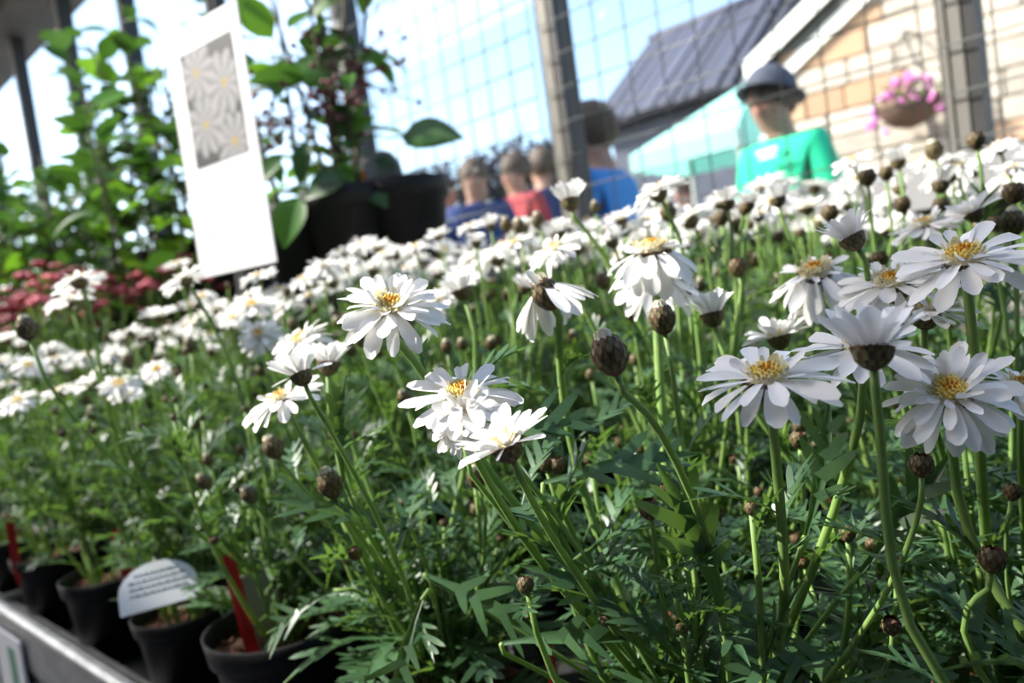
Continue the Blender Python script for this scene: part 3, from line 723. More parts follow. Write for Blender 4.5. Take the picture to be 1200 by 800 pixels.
# pot and soil
m = MB(); m.lathe([(.042, 0), (.046, .003), (.0565, .098), (.061, .0995), (.0635, .119), (.0615, .1195), (.059, .101), (.055, .09)], 28, cap0=True)
POT = m.mesh('pot', 'pot')
m = MB(); r2 = random.Random(3); n = 22; vs = [(0, 0, .104)]; fs = []
for i in range(1, 5):
    for j in range(n): a = 2*math.pi*j/n; rr = .0575*i/4; vs.append((rr*math.cos(a), rr*math.sin(a), .1015+r2.uniform(-.003, .003)))
fs = [(0, 1+j, 1+(j+1) % n) for j in range(n)] + [(1+i*n+j, 1+(i+1)*n+j, 1+(i+1)*n+(j+1) % n, 1+i*n+(j+1) % n) for i in range(3) for j in range(n)]
m.add(vs, fs)
for k in range(70):                                     # bark chips lying in the compost
    a = r2.uniform(0, 6.28); rr = .053*math.sqrt(r2.random()); s_ = r2.uniform(.002, .0055)
    m.box((-s_, -s_*.5, -.001), (s_, s_*.5, .0018), 1, mtx(Matrix.Rotation(r2.uniform(0, 6), 3, 'Z') @ Matrix.Rotation(r2.uniform(-.5, .5), 3, 'X'), Vector((rr*math.cos(a), rr*math.sin(a), .1045))))
SOIL = m.mesh('soil', ['soil', 'soil_chip'], False)
SOILZ = .103
def stem_obj(plant, pts, r0=.0022, r1=.0015, sides=7, name='stem'):
    m = MB(); k = len(pts); m.tube(pts, [r0+(r1-r0)*i/(k-1) for i in range(k)], sides)
    o = m.build(name, 'stem', plant); KIDS.setdefault(plant.name, []).append(o); return o
def leaf_spots(pts, r2, t0, t1, n, len0, len1):
    """(matrix, variant) of leaves set in a spiral along a stem"""
    out = []; a = r2.uniform(0, 6.28); k = len(pts)-1
    for i in range(n):
        t = t0+(t1-t0)*(i+r2.uniform(-.3, .3))/max(1, n-1); t = min(max(t, .02), .98)
        x = t*k; j = min(int(x), k-1); p = pts[j].lerp(pts[j+1], x-j)
        a += 2.4+r2.uniform(-.5, .5); e = R(r2.uniform(8, 70))
        d = Vector((math.cos(a)*math.cos(e), math.sin(a)*math.cos(e), math.sin(e)))
        L = (len0+(len1-len0)*t)*r2.uniform(.7, 1.2)
        fr = frame(d, Z) @ Matrix.Rotation(r2.uniform(-.5, .5), 3, 'X')
        out.append((mtx(fr, p, (L, L*r2.uniform(.8, 1.15), L)), r2.randrange(8)))
    return out
def near_plant(root, seed, H, nst=13, spread=.085, per=14, own=200, skirt=14):
    """stems and leaves of a plant close to the lens: every leaf its own part, up to a limit"""
    r2 = random.Random(seed); spots = []
    for i in range(nst):
        a = 2*math.pi*i/nst+r2.uniform(-.3, .3); b = .022*math.sqrt(r2.random()); sp = spread*r2.uniform(.25, 1.15); h = H*r2.uniform(.62, .98)
        p0 = Vector((b*math.cos(a), b*math.sin(a), SOILZ-.004)); p3 = Vector((sp*math.cos(a), sp*math.sin(a), SOILZ+h))
        pts = bez(p0, p0+Vector((math.cos(a)*sp*.35, math.sin(a)*sp*.35, h*.25)), p3-Vector((0, 0, h*.4)), p3, 8)
        stem_obj(root, pts, .0021, .0012, 7)
        spots += leaf_spots(pts, r2, .12, .95, per, .060, .034)
        if r2.random() < .75: flower(root, pts[-1]+Vector((0, 0, .003)), Vector((r2.uniform(-.4, .4), r2.uniform(-.4, .4), 1)), 'tight', r2.uniform(.4, .75), seed+i)
        if r2.random() < .6:
            q = pts[5]; e_ = q+Vector((r2.uniform(-.03, .03), r2.uniform(-.03, .03), .035)); stem_obj(root, [q, q.lerp(e_, .5)+Vector((0, 0, -.003)), e_], .0012, .001, 5, 'side_shoot')
            flower(root, e_, Vector((r2.uniform(-.4, .4), r2.uniform(-.4, .4), 1)), 'tight', r2.uniform(.35, .6), seed+i+50)
    for i in range(skirt):                                 # big skirt leaves hanging over the pot rim
        a = 2*math.pi*i/max(1, skirt)+r2.uniform(-.25, .25); e = R(r2.uniform(-5, 35)); L = r2.uniform(.055, .078)
        d = Vector((math.cos(a)*math.cos(e), math.sin(a)*math.cos(e), math.sin(e)))
        spots.append((mtx(frame(d, Z), Vector((.03*math.cos(a), .03*math.sin(a), SOILZ+r2.uniform(.015, .07))), (L, L*1.05, L)), r2.randrange(8)))
    r2.shuffle(spots); o3 = Vector(root.location)
    spots = [q for q in spots if not hides(o3+q[0].translation+q[0].col[0].xyz*.5, .05)]
    for mt_, v in spots[:own]:
        o = ob('leaf', LEAF[v], root, mtx=mt_)
    if len(spots) > own:
        m = MB()
        for mt_, v in spots[own:]: m.add(LEAF_MB[v].v, LEAF_MB[v].f, 0, mt_)
        tag(m.build('foliage', 'foliage', root), kind='stuff')
def potted(name, loc, label, cat, group=None, rz=0, sc=1):
    root = empty(name, loc, label, cat, group, rz, sc)
    KIDS[root.name] = [ob('pot', POT, root), ob('soil', SOIL, root)]
    return root
def far_proto(seed, H=.33, nfl=7, nbud=9, t0=.08, skirt=22):
    r2 = random.Random(seed); root = potted('potted_daisy', (0, 0, BZ), None, 'daisy plant', 'white daisies in pots on the bench')
    ms = MB(); ml = MB(); kinds = ['open', 'open', 'flat', 'flat', 'double', 'semi', 'half', 'half', 'open']
    for i in range(nfl+nbud):
        a = 2.39996*i+r2.uniform(-.3, .3); sp = .115*math.sqrt((i+.5)/(nfl+nbud)); fl = i % 2 == 0 if i < 2*min(nfl, nbud) else nfl > nbud
        h = H*(r2.uniform(.9, 1.05) if fl else r2.uniform(.72, 1.04)); b = .02
        p0 = Vector((b*math.cos(a), b*math.sin(a), SOILZ-.004)); p3 = Vector((sp*math.cos(a), sp*math.sin(a), SOILZ+h))
        n_ = Vector((r2.gauss(0, .3)+math.cos(a)*.25, r2.gauss(0, .3)+math.sin(a)*.25, 1)).normalized()
        pts = bez(p0, p0+Vector((math.cos(a)*sp*.3, math.sin(a)*sp*.3, h*.3)), p3-n_*.07, p3-n_*.008, 7)
        ms.tube(pts, [.0021-.0007*k/7 for k in range(8)], 5, cap=False)
        for mt_, v in leaf_spots(pts, r2, t0, .78, 13, .066, .034): ml.add(LEAF_MB[v].v, LEAF_MB[v].f, 0, mt_)
        if fl: flower(root, p3, n_, r2.choice(kinds), r2.uniform(.8, 1.0), r2.randrange(99), False, r2.random() < .4)
        else: flower(root, p3, n_, 'bud' if r2.random() < .5 else 'tight', r2.uniform(.65, 1.0), 0)
    for i in range(skirt):
        a = r2.uniform(0, 6.28); e = R(r2.uniform(-5, 45)); L = r2.uniform(.06, .085)
        d = Vector((math.cos(a)*math.cos(e), math.sin(a)*math.cos(e), math.sin(e)))
        v = r2.randrange(8); ml.add(LEAF_MB[v].v, LEAF_MB[v].f, 0, mtx(frame(d, Z), Vector((.03*math.cos(a), .03*math.sin(a), SOILZ+r2.uniform(.015, .09))), L))
    o = ms.build('stems', 'stem', root); tag(o, kind='stuff'); KIDS[root.name].append(o)
    o = ml.build('foliage', 'foliage', root); tag(o, kind='stuff'); KIDS[root.name].append(o)
    return root
# ------------------------------------------------------------------ daisies set out on the bench
rg = random.Random(21)
GRID = []
for j in range(6):
    for i in range(-8, 5):
        x = -.585+.2*(i+3) - (.1 if j % 2 else 0); y = .302+.160*j
        if j: x += rg.uniform(-.02, .02); y += rg.uniform(-.015, .015)
        if -1.32 < x < -1.22: continue
        if x < -1.0 and y > .78: continue
        if x < -1.62 or x > .25: continue
        GRID.append((x, y))
NEARS = []; PROTO = [far_proto(60+i) for i in range(6)] + [far_proto(80+i, t0=.22, skirt=5) for i in range(2)]
ALLP = []
for k, (x, y) in enumerate(GRID):
    d = depth(Vector((x, y, -.1)))
    if d < .66 and -.95 < x < .12:
        NEARS.append((x, y))
        continue
    front = y < .33
    i = rg.randrange(6) if not front else 6+rg.randrange(2)
    t = min(1, max(0, (d-.55)/.35)); q = Vector((x, y, 0)); pxx = 600+FPX*q.dot(RC)/d
    low = min(1, max(0, (430-pxx)/330)); top = .005+.075*t-.075*low+rg.uniform(-.012, .012)
    sc = (top-BZ)/(.33+SOILZ)
    o = copy_tree(PROTO[i]); o.location = (x, y, BZ); o.rotation_euler = (0, 0, rg.uniform(0, 6.28)); o.scale = [sc]*3; ALLP.append(o)
    if front:
        o['group'] = 'daisies of the front row beside the bench lip'
        o['label'] = 'front row daisy plant whose black pot wears a white rounded label' if -.85 < x < -.7 else 'white daisy plant in the front row next to the pink flowered plants' if x < -1.28 else 'white daisy plant in a black pot in the front row along the metal bench lip'
    elif pxx < 330: o['label'] = 'white daisy plant in the back rows below and beside the white sign card'; o['group'] = 'daisies of the back rows by the sign'
    elif pxx < 570: o['label'] = 'white daisy plant in the back rows in front of the large black pots'; o['group'] = 'daisies of the back rows by the black pots'
    else: o['label'] = 'white daisy plant in the back rows in front of the wire mesh'; o['group'] = 'daisies of the back rows by the wire mesh'
def wipe(o):
    for c in KIDS.get(o.name, ()): wipe(c)
    bpy.data.objects.remove(o)
for p in PROTO: wipe(p)                                 # the sources themselves are not part of the display
NP = []
for k, (x, y) in enumerate(NEARS):
    d = depth(Vector((x, y, -.1)))
    root = potted('potted_daisy', (x, y, BZ), None, 'daisy plant', 'daisies nearest to the bench front')
    NP.append(root); ALLP.append(root)
    H = -.085-BZ-SOILZ + max(0, d-.35)*.16
    near_plant(root, 300+k, H, 13 if d < .5 else 15, skirt=5 if y < .33 and x < -.45 else 14)
# ------------------------------------------------------------------ the flowers that can be told apart in the photograph
# px, py, width px, kind, tilt to the camera, tilt to the right, yellow disc, depth (None = from size), points the stem passes
SPAN = {'open': .053, 'flat': .054, 'double': .051, 'reflex': .043, 'semi': .047, 'half': .030, 'cup': .042, 'closed': .013, 'sideways': .040, 'bud': .0125, 'tight': .0105}
REAL = {'open': .048, 'flat': .049, 'double': .047, 'reflex': .044, 'semi': .042, 'half': .028, 'cup': .036, 'closed': .013, 'sideways': .038, 'bud': .0125, 'tight': .0095}
def plant_near(p):
    return min(ALLP, key=lambda o: (o.location.x-p.x)**2+(o.location.y-p.y)**2)
for k, (px, py, wpx, kind, tc, tr, yel, d, via) in enumerate(HERO):
    p = P(px, py, d); size = wpx*d/FPX/SPAN[kind]
    n = (Z + hdir(p)*math.tan(R(tc))*1.0 + R0*math.tan(R(tr))) if tc < 60 else (Z*.35 + hdir(p) + R0*math.tan(R(tr)))
    n.normalize(); low = p
    vs = [P(*q) for q in via]
    if vs: low = vs[-1]
    end = low+(vs[-1]-p)*.35 if vs else low+Vector((rg.uniform(-.03, .03), rg.uniform(-.0, .05), -.1))
    root = plant_near(end); o3 = Vector(root.location); sc = root.scale.x; spin0 = root.rotation_euler.z
    rinv = Matrix.Rotation(-spin0, 3, 'Z')
    loc_ = lambda w_: rinv @ (w_-o3) / sc                # world to plant space
    neck = p - n*(.009 if kind not in ('bud', 'tight') else (.0105 if kind == 'bud' else .0082))*size
    base = o3 + Vector((rg.uniform(-.018, .018), rg.uniform(-.018, .018), SOILZ*sc-.004))
    if vs:
        chain = [neck, neck-n*.006] + vs
        last = vs[-1]; dirn = (last-(vs[-2] if len(vs) > 1 else neck)).normalized()
        pts = []
        for a_, b_ in zip(chain[1:-1], chain[2:]):
            pts += [a_.lerp(b_, t) for t in (0, .34, .67)]
        L_ = (base-last).length
        pts = [neck] + pts + bez(last, last+dirn*L_*.35, base+Vector((0, 0, L_*.3)), base, 6)
    else:
        L_ = (base-neck).length
        pts = bez(neck, neck-n*L_*.3, base.lerp(neck, .3)+Vector((0, 0, L_*.1)), base, 10)
    for _ in range(3):                                   # ease the bends
        pts = [pts[0], pts[1]] + [pts[i-1]*.25+pts[i]*.5+pts[i+1]*.25 for i in range(2, len(pts)-1)] + [pts[-1]]
    pts = [loc_(q) for q in pts]
    big = (.0019*min(1.15, max(.62, size)) if kind not in ('bud', 'tight') else .0015*min(1.3, max(.5, size)))/sc
    near = d < .47 and kind not in ('bud', 'tight')
    flower(root, loc_(p), rinv @ n, kind, size/sc, k*7+3, near, bool(yel), spin=(math.atan2(R0.y, R0.x)-spin0 if kind == 'sideways' else None))
    m = MB(); kk = len(pts); m.tube(pts[::-1], [big*1.25-(big*.35)*i/(kk-1) for i in range(kk)], 8 if d < .4 else 6); m.build('stem', 'stem', root)
    r2 = random.Random(k)
    for mt_, v in leaf_spots(pts[::-1], r2, .15, .72, 5 if kind in ('bud', 'tight') else 7, .06, .026):
        if not hides(o3+mt_.translation+mt_.col[0].xyz*.5, .05): ob('leaf', LEAF[v], root, mtx=mt_)
# labels of the near plants: by what one can find on or beside them
SAY = (((-.585, .302), 'front row daisy plant with compost showing in its pot beside a leaning red stake'),
       ((-.385, .302), 'front row daisy plant with leaning half-open flowers between the compost pot and the paired flowers'),
       ((-.185, .302), 'front row daisy plant bearing the paired yellow-eyed flowers and one large brown bud'),
       ((.015, .302), 'front row daisy plant with a cup shaped half-open flower on a thick stem'),
       ((-.27, .45), 'second row daisy plant with downswept white petals behind the large brown bud'),
       ((-.1, .45), 'second row daisy plant with broad open flowers behind the cup shaped flower'),
       ((-.17, .61), 'third row daisy plant with many half-open flowers and dark buds'),
       ((-.1, .79), 'daisy plant with small open flowers close to the grey sill'))
for o in NP:
    q, s_ = min(SAY, key=lambda t: (t[0][0]-o.location.x)**2+(t[0][1]-o.location.y)**2)
    if math.hypot(q[0]-o.location.x, q[1]-o.location.y) < .06:
        o['label'] = s_
        if 'group' in o.keys(): del o['group']
    else: o['label'] = 'leafy daisy plant without open flowers among the front plants'; o['group'] = 'leafy daisies close to the bench front'

# ------------------------------------------------------------------ large single leaves of the foreground
BIG = [(820, 640, .285, (-.35, 1.0), .085), (965, 560, .30, (.2, 1), .07), (395, 600, .40, (-.9, .15), .085), (345, 715, .46, (-1, -.45), .07), (470, 775, .36, (-.2, -.6), .08),
       (610, 500, .33, (.9, .35), .075), (395, 510, .38, (-.1, 1), .07), (930, 770, .30, (-1, .05), .07), (1060, 610, .30, (.6, .9), .075), (720, 545, .33, (1, .3), .09), (560, 700, .36, (.9, -.3), .08), (660, 745, .33, (.8, .2), .08), (700, 690, .33, (-.6, .5), .08)]
for k, (px, py, d, (dx, dy), L) in enumerate(BIG):
    L *= .8
    p = P(px, py, d); dirv = (RC*dx + UC*dy - FW*.25).normalized(); root = plant_near(p); o3 = Vector(root.location)
    ob('leaf', LEAF[k % 8], root, mtx=mtx(frame(dirv, Z*.6-FW*.6), p-o3-dirv*L*.45, L))
    b0 = p-dirv*L*.45; m = MB(); m.tube([q-o3 for q in bez(b0, b0-dirv*.02, o3+Vector((0, 0, .14)), o3+Vector((.01, 0, SOILZ)), 6)], .0012, 5); m.build('leaf_stalk', 'stem', root)

# ------------------------------------------------------------------ labels and stakes
def stake(px0, py0, px1, py1, d, wd, label, mt='red_plastic'):
    a, b = P(px0, py0, d), P(px1, py1, d); up = a-b; L_ = up.length; zx = up.normalized()
    wx = RC - zx*RC.dot(zx); wx.normalize(); th = zx.cross(wx)
    rot = Matrix((wx, th, zx)).transposed(); m = MB(); h = wd/2; t = .0008
    m.poly([(-h*.35, -t, -.05), (h*.35, -t, -.05), (h, -t, -.03), (h, -t, L_-h*.5), (h*.55, -t, L_), (-h*.55, -t, L_), (-h, -t, L_-h*.5), (-h, -t, -.03)], (0, 2*t, 0))
    m.box((-h*.55, -t*1.6, .0), (-h*.4, t*1.6, L_-h)); m.box((h*.4, -t*1.6, .0), (h*.55, t*1.6, L_-h))
    o = m.build('plant_stake', mt, None, False); lo = b; o.matrix_world = mtx(rot, lo); return tag(o, label, 'plant stake', 'coloured stakes in the daisy pots')
stake(266, 648, 292, 748, .60, .0105, 'red plastic stake leaning out of the pot with bare compost')
stake(134, 622, 150, 668, .80, .011, 'red plastic stake behind the white rounded pot label')
stake(10, 600, 16, 640, 1.0, .011, 'red plastic stake among the leaves near the bench end')
stake(638, 744, 652, 812, .40, .0058, 'short dark red stake between foreground daisy stems')
def card(px, py, d, wd, h, label, mt, rounded=True, lines=0, tilt=0, drop=.035):
    p = P(px, py, d); root = empty('plant_label', p, label, 'plant label')
    fwd = hdir(p); root.rotation_mode = 'QUATERNION'; nz_ = (fwd+Z*tilt).normalized(); zx = (Z-nz_*Z.dot(nz_)).normalized(); wx = zx.cross(nz_)*1.0
    root.rotation_quaternion = Matrix((wx, -nz_, zx)).transposed().to_quaternion()
    m = MB(); pts = [(-wd/2, 0, -drop), (wd/2, 0, -drop), (wd/2, 0, h*.25)]
    if rounded: pts += [(wd/2*math.cos(R(t)), 0, h*.25+h*.75*math.sin(R(t))) for t in (18, 36, 54, 72, 90, 108, 126, 144, 162)]
    else: pts += [(wd/2, 0, h), (-wd/2, 0, h)]
    pts += [(-wd/2, 0, h*.25)]
    m.poly(pts, (0, .0012, 0)); m.build('card', mt, root, False)
    r2 = random.Random(4)
    for i in range(lines):
        zz = h*(.72-.17*i); ww = wd*(.28 if i == 0 else .36); x = -ww
        m = MB()
        while x < ww:
            l_ = r2.uniform(.002, .006); m.box((x, -.0004, zz-.0007), (min(x+l_, ww), -.0001, zz+.0007)); x += l_+.0016
        m.build('lettering', 'ink', root, False)
    return root
card(188, 700, .685, .066, .036, 'white rounded plant label with small print on a black pot', 'white_plastic', lines=4, tilt=.8, drop=.008)
card(312, 735, .615, .028, .045, 'plain grey plant label behind the leaves of the compost pot', 'grey_plastic', False)
# big white sign with a flower picture
sl_ = (P(190, 45, 1.1)+P(240, 330, 1.1))/2; sr_ = (P(278, 0, 1.0)+P(322, 300, 1.0))/2
cx, cy = (sl_.x+sr_.x)/2, (sl_.y+sr_.y)/2; sw = math.hypot(sr_.x-sl_.x, sr_.y-sl_.y)
zb = (P(240, 330, 1.1).z+P(322, 300, 1.0).z)/2; zt = P(190, 45, 1.1).z-.006
sign = empty('plant_sign', (cx, cy, BZ), 'tall white sign card with a picture of white flowers above the daisies', 'sign', rz=math.atan2(sr_.y-sl_.y, sr_.x-sl_.x))
m = MB(); m.box((-sw/2, -.001, zb-BZ), (sw/2, .001, zt-BZ)); m.build('card', 'card', sign, False)
m = MB(); m.box((-.012, .0012, 0), (.012, .007, zb-BZ+.2)); m.build('support_stake', 'pot', sign, False)
NX, NYY = 46, 60; pw, ph = sw*.70, (zt-zb)*.46; px0 = -pw/2+.006; pz0 = zt-BZ-(zt-zb)*.10-ph
r2 = random.Random(9); cents = [(.28, .80, .36), (.76, .62, .38), (.30, .34, .38), (.78, .12, .34)]
def pic(u, v):
    for (a_, b_, r_) in cents:
        dx, dy = (u-a_)*1.0, (v-b_)*1.35; q = math.hypot(dx, dy)
        if q < .05: return (.30, .22, .05)
        an = math.atan2(dy, dx)
        if q < r_*(.72+.28*abs(math.cos(an*5+a_*9))): s_ = .20+.14*math.cos(an*10+b_*20)*.5; return (s_, s_, s_*1.02)
    return (.012, .013, .012)
m = MB(); vs = [(px0+pw*i/NX, -.0016, pz0+ph*j/NYY) for j in range(NYY+1) for i in range(NX+1)]
m.add(vs, [(j*(NX+1)+i, j*(NX+1)+i+1, (j+1)*(NX+1)+i+1, (j+1)*(NX+1)+i) for j in range(NYY) for i in range(NX)])
me = m.mesh('picture', 'print', False); ca = me.color_attributes.new('print', 'FLOAT_COLOR', 'POINT')
for i, q in enumerate(vs): c = pic((q[0]-px0)/pw, (q[2]-pz0)/ph); ca.data[i].color = (*c, 1)
ob('picture', me, sign)
for zz, x0_, x1_, mt in ((.40, .02, .05, 'ink'), (.30, -.03, .035, 'grey_plastic')):
    m = MB(); x = x0_
    while x < x1_: m.box((x, -.0014, zb-BZ+(zt-zb)*zz-.0015), (x+.006, -.001, zb-BZ+(zt-zb)*zz+.0012)); x += .009
    m.build('lettering', mt, sign, False)
m = MB(); m.lathe([(0.0001, 0), (.004, 0), (.004, .0006), (.0001, .0006)], 10, 0, Matrix.Translation((-.045, -.001, zb-BZ+.05)) @ Matrix.Rotation(R(90), 4, 'X')); m.build('dot', 'teal', sign, False)

# ------------------------------------------------------------------ pink flowered plants
m = MB()
for k in range(9):
    a = k*2.39996; r_ = .011*math.sqrt((k+.3)/9)
    m.lathe([(.0, -.003), (.004, -.001), (.0055, .002), (.002, .0045), (0, .005)], 6, 0, Matrix.Translation((r_*math.cos(a), r_*math.sin(a), .006-r_*.4)))
PINK = m.mesh('pink_cluster', 'pink_flower')
def pink_proto(seed):
    r2 = random.Random(seed); root = potted('pink_flowered_plant', (0, 0, BZ), 'low mound of dusky pink flowers in a pot between the daisies and tall green plants', 'flowering plant', 'pink flowered plants on the far bench')
    ms = MB(); ml = MB(); H = .40
    for i in range(34):
        a = 2.39996*i; sp = .12*math.sqrt((i+.5)/34); h = H*(1.02-.22*(sp/.12)**2)*r2.uniform(.94, 1.04)
        p0 = Vector((.02*math.cos(a), .02*math.sin(a), SOILZ)); p3 = Vector((sp*math.cos(a), sp*math.sin(a), SOILZ+h)); pts = bez(p0, p0+Vector((0, 0, h*.3)), p3-Vector((0, 0, h*.3)), p3, 6)
        ms.tube(pts, .0014, 4, cap=False)
        for mt_, v in leaf_spots(pts, r2, .2, .95, 12, .05, .028): ml.add(LEAF_MB[v].v, LEAF_MB[v].f, 0, mt_)
        o = ob('flower_cluster', PINK, root, mtx=mtx(frame_z(Vector((r2.uniform(-.3, .3), r2.uniform(-.3, .3), 1))), p3, r2.uniform(1, 1.6))); KIDS[root.name].append(o)
    for q, nm, mt in ((ms, 'stems', 'stem'), (ml, 'foliage', 'foliage')): o = q.build(nm, mt, root); tag(o, kind='stuff'); KIDS[root.name].append(o)
    return root
pp = pink_proto(5); first = True
for x in (-1.75, -1.97, -2.19, -2.42, -2.66):
    for y in (.34, .56, .78):
        if x > -1.8 and y < .4: continue
        o = pp if first else copy_tree(pp); first = False
        o.location = (x+rg.uniform(-.03, .03), y+rg.uniform(-.02, .02), BZ); o.rotation_euler = (0, 0, rg.uniform(0, 6)); sc = rg.uniform(.98, 1.08); o.scale = (sc, sc, sc)

# ------------------------------------------------------------------ tall leafy plants on the raised shelf
def ovate(seed, wd, drp):
    r2 = random.Random(seed); m = MB(); N = 6; vs = []; fs = []
    for i in range(N+1):
        t = i/N; w_ = wd*(math.sin(math.pi*t**.75)**.9 if 0 < t < 1 else .015); x = t*(1-.1*drp*t); z_ = .12*t-drp*t*t*.6
        vs += [(x, -w_, z_+w_*.28), (x, 0, z_), (x, w_, z_+w_*.28)]
    for i in range(N): fs += [(i*3, i*3+1, i*3+4, i*3+3), (i*3+1, i*3+2, i*3+5, i*3+4)]
    m.add(vs, fs)
    m.tube([(-.28, 0, -.06), (0, 0, 0)], .014, 4, cap=False)
    return m
OV = [ovate(i, w_, d_) for i, (w_, d_) in enumerate(((.26, .2), (.32, .45), (.22, .6), (.30, .1), (.27, .8)))]
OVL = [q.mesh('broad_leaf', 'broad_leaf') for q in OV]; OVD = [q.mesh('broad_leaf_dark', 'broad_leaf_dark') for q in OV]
m = MB(); m.lathe([(.058, 0), (.062, .003), (.078, .15), (.084, .152), (.087, .19), (.084, .191), (.08, .16), (.07, .155)], 28, cap0=True); BIGPOT = m.mesh('big_pot', 'pot')
m = MB(); m.lathe([(.08, .165), (.05, .172), (.001, .17)], 20); BIGSOIL = m.mesh('big_soil', 'soil')
def tall_plant(loc, label, seed, H, nst, nleaf, L0_, spread, dark=.4, sc=1.0, name='tall_leafy_plant', sprigs=0):
    r2 = random.Random(seed); root = empty(name, loc, label, 'leafy plant', 'tall leafy plants on the raised shelf', sc=sc)
    ob('pot', BIGPOT, root); ob('soil', BIGSOIL, root); ends = []
    for i in range(nst):
        a = 2*math.pi*i/nst+r2.uniform(-.4, .4); sp = spread*r2.uniform(.3, 1); h = H*r2.uniform(.7, 1.05)
        p0 = Vector((.03*math.cos(a), .03*math.sin(a), .165)); p3 = Vector((sp*math.cos(a), sp*math.sin(a), .165+h))
        pts = bez(p0, p0+Vector((math.cos(a)*sp*.1, math.sin(a)*sp*.1, h*.4)), p3+Vector((r2.uniform(-.05, .05), r2.uniform(-.05, .05), -h*.35)), p3, 9)
        m = MB(); m.tube(pts, [.005-.003*k/9 for k in range(10)], 6); m.build('stem', 'twig', root); ends.append(p3)
        n = nleaf//nst; a2 = r2.uniform(0, 6)
        for j in range(n):
            t = .12+.88*j/max(1, n-1); x = t*9; q = min(int(x), 8); p = pts[q].lerp(pts[q+1], x-q); a2 += 2.3+r2.uniform(-.4, .4); e = R(r2.uniform(-30, 45))
            d = Vector((math.cos(a2)*math.cos(e), math.sin(a2)*math.cos(e), math.sin(e))); L_ = L0_*r2.uniform(.55, 1.25); v = r2.randrange(5)
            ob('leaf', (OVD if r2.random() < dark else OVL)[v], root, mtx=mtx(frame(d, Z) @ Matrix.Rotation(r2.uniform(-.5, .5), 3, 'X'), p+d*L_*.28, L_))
    for i in range(sprigs):                               # loose maroon flower sprays
        c = r2.choice(ends)*r2.uniform(.5, .72); m = MB()
        for k in range(26):
            q = c+Vector((r2.gauss(0, .05), r2.gauss(0, .05), r2.gauss(0, .035))); m.tube([c, q], .0012, 4, cap=False); m.lathe([(0, -.006), (.007, 0), (.004, .006), (0, .007)], 6, 0, Matrix.Translation(q))
        m.build('flower_spray', 'maroon', root)
    return root
def shelf_at(px, py, d): p = P(px, py, d); return Vector((p.x, p.y, SH))
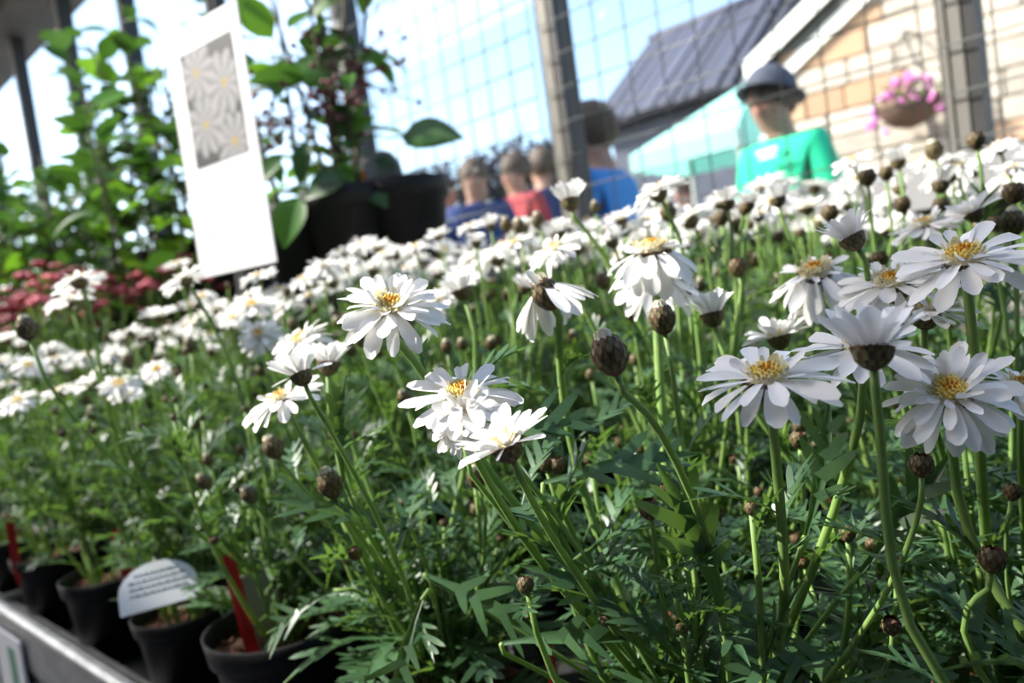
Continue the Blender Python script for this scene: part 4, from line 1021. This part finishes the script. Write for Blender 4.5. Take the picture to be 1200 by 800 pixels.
# the three black pots with the broad leaved plant
pA = P(470, 213, 1.5); pB = P(404, 236, 1.47); pC = P(345, 256, 1.5)
tA = empty('potted_shrub', (pA.x, pA.y, SH), 'large wide black plant pot with a grey label and orange stake', 'potted plant')
s_ = 1.05; o = ob('pot', BIGPOT, tA); o.scale = (s_, s_, (pA.z-SH)/.191); o = ob('soil', BIGSOIL, tA); o.scale = (s_, s_, (pA.z-SH)/.191)
tB = tall_plant((pB.x, pB.y, SH), 'broad leaved plant with maroon sprays in a black pot before the bare post', 77, .62, 5, 46, .095, .16, .45, .98, 'broad_leaved_plant', 3)
tC = tall_plant((pC.x, pC.y, SH), 'broad leaved plant in a black pot close beside the white sign card', 78, .52, 4, 30, .085, .13, .55, .9, 'broad_leaved_plant', 2)
rt = tA; m = MB(); z0 = pA.z-SH
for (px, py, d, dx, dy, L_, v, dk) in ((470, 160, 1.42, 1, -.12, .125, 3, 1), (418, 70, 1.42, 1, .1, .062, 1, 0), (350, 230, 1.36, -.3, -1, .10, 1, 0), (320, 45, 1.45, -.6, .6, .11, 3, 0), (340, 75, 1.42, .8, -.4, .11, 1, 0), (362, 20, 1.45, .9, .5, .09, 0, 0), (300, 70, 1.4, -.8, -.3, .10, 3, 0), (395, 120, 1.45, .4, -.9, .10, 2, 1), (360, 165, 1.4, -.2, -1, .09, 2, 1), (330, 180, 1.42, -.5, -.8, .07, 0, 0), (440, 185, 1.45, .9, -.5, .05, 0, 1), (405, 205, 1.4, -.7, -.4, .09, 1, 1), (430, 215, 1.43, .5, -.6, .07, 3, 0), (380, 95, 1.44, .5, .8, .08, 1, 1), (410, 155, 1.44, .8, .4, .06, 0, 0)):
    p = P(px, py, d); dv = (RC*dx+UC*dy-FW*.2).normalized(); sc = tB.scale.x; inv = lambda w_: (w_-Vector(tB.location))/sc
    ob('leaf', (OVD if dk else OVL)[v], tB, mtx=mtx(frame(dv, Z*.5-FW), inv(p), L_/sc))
    anchor = Vector((pB.x, pB.y, SH+.19+max(.02, (p.z-SH-.19)*.75))); b0 = p-dv*L_*.28
    mm_ = MB(); mm_.tube([inv(q) for q in bez(anchor, anchor.lerp(b0, .4)+Vector((0, 0, .02)), b0-dv*.02, b0, 5)], .0022, 5); mm_.build('leaf_stalk', 'stem', tB)
m = MB(); m.tube([(0, 0, .16), (.01, .0, .4), (-.01, .01, .68), (-.03, .0, .95)], [.011, .009, .007, .004], 8); m.build('main_stem', 'twig', tB)
g = P(452, 210, 1.46); card(452, 214, 1.46, .07, .062, 'grey rounded plant label standing in the large black pot', 'grey_plastic')
stake(427, 200, 430, 226, 1.46, .018, 'short orange stake standing in the black pots by the glass', 'orange_plastic')
# the row of tall plants to the left
TL = [(300, 1.75, .42, 3, 36, .075), (250, 1.95, .6, 4, 52, .08), (205, 2.05, .58, 5, 64, .085), (168, 2.2, .66, 5, 66, .085), (130, 2.1, .36, 5, 60, .09), (95, 2.45, .40, 5, 64, .085), (60, 2.3, .34, 5, 60, .095), (25, 2.6, .36, 5, 60, .10), (-25, 2.5, .40, 5, 50, .10), (195, 1.75, .40, 4, 44, .08), (110, 1.85, .34, 4, 40, .085), (30, 1.95, .36, 4, 40, .095)]
for k, (px, d, H, ns, nl, L_) in enumerate(TL):
    p = P(px, 330, d); z_ = SH
    if p.y > 1.2: p = p*(1.2/p.y)
    onshelf = .88 < p.y < 1.26
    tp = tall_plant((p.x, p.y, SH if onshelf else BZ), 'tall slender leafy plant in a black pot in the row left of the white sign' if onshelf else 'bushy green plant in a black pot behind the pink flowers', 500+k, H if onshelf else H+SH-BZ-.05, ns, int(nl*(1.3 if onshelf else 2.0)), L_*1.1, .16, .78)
    if not onshelf: tp['group'] = 'bushy green plants behind the pink flowers'
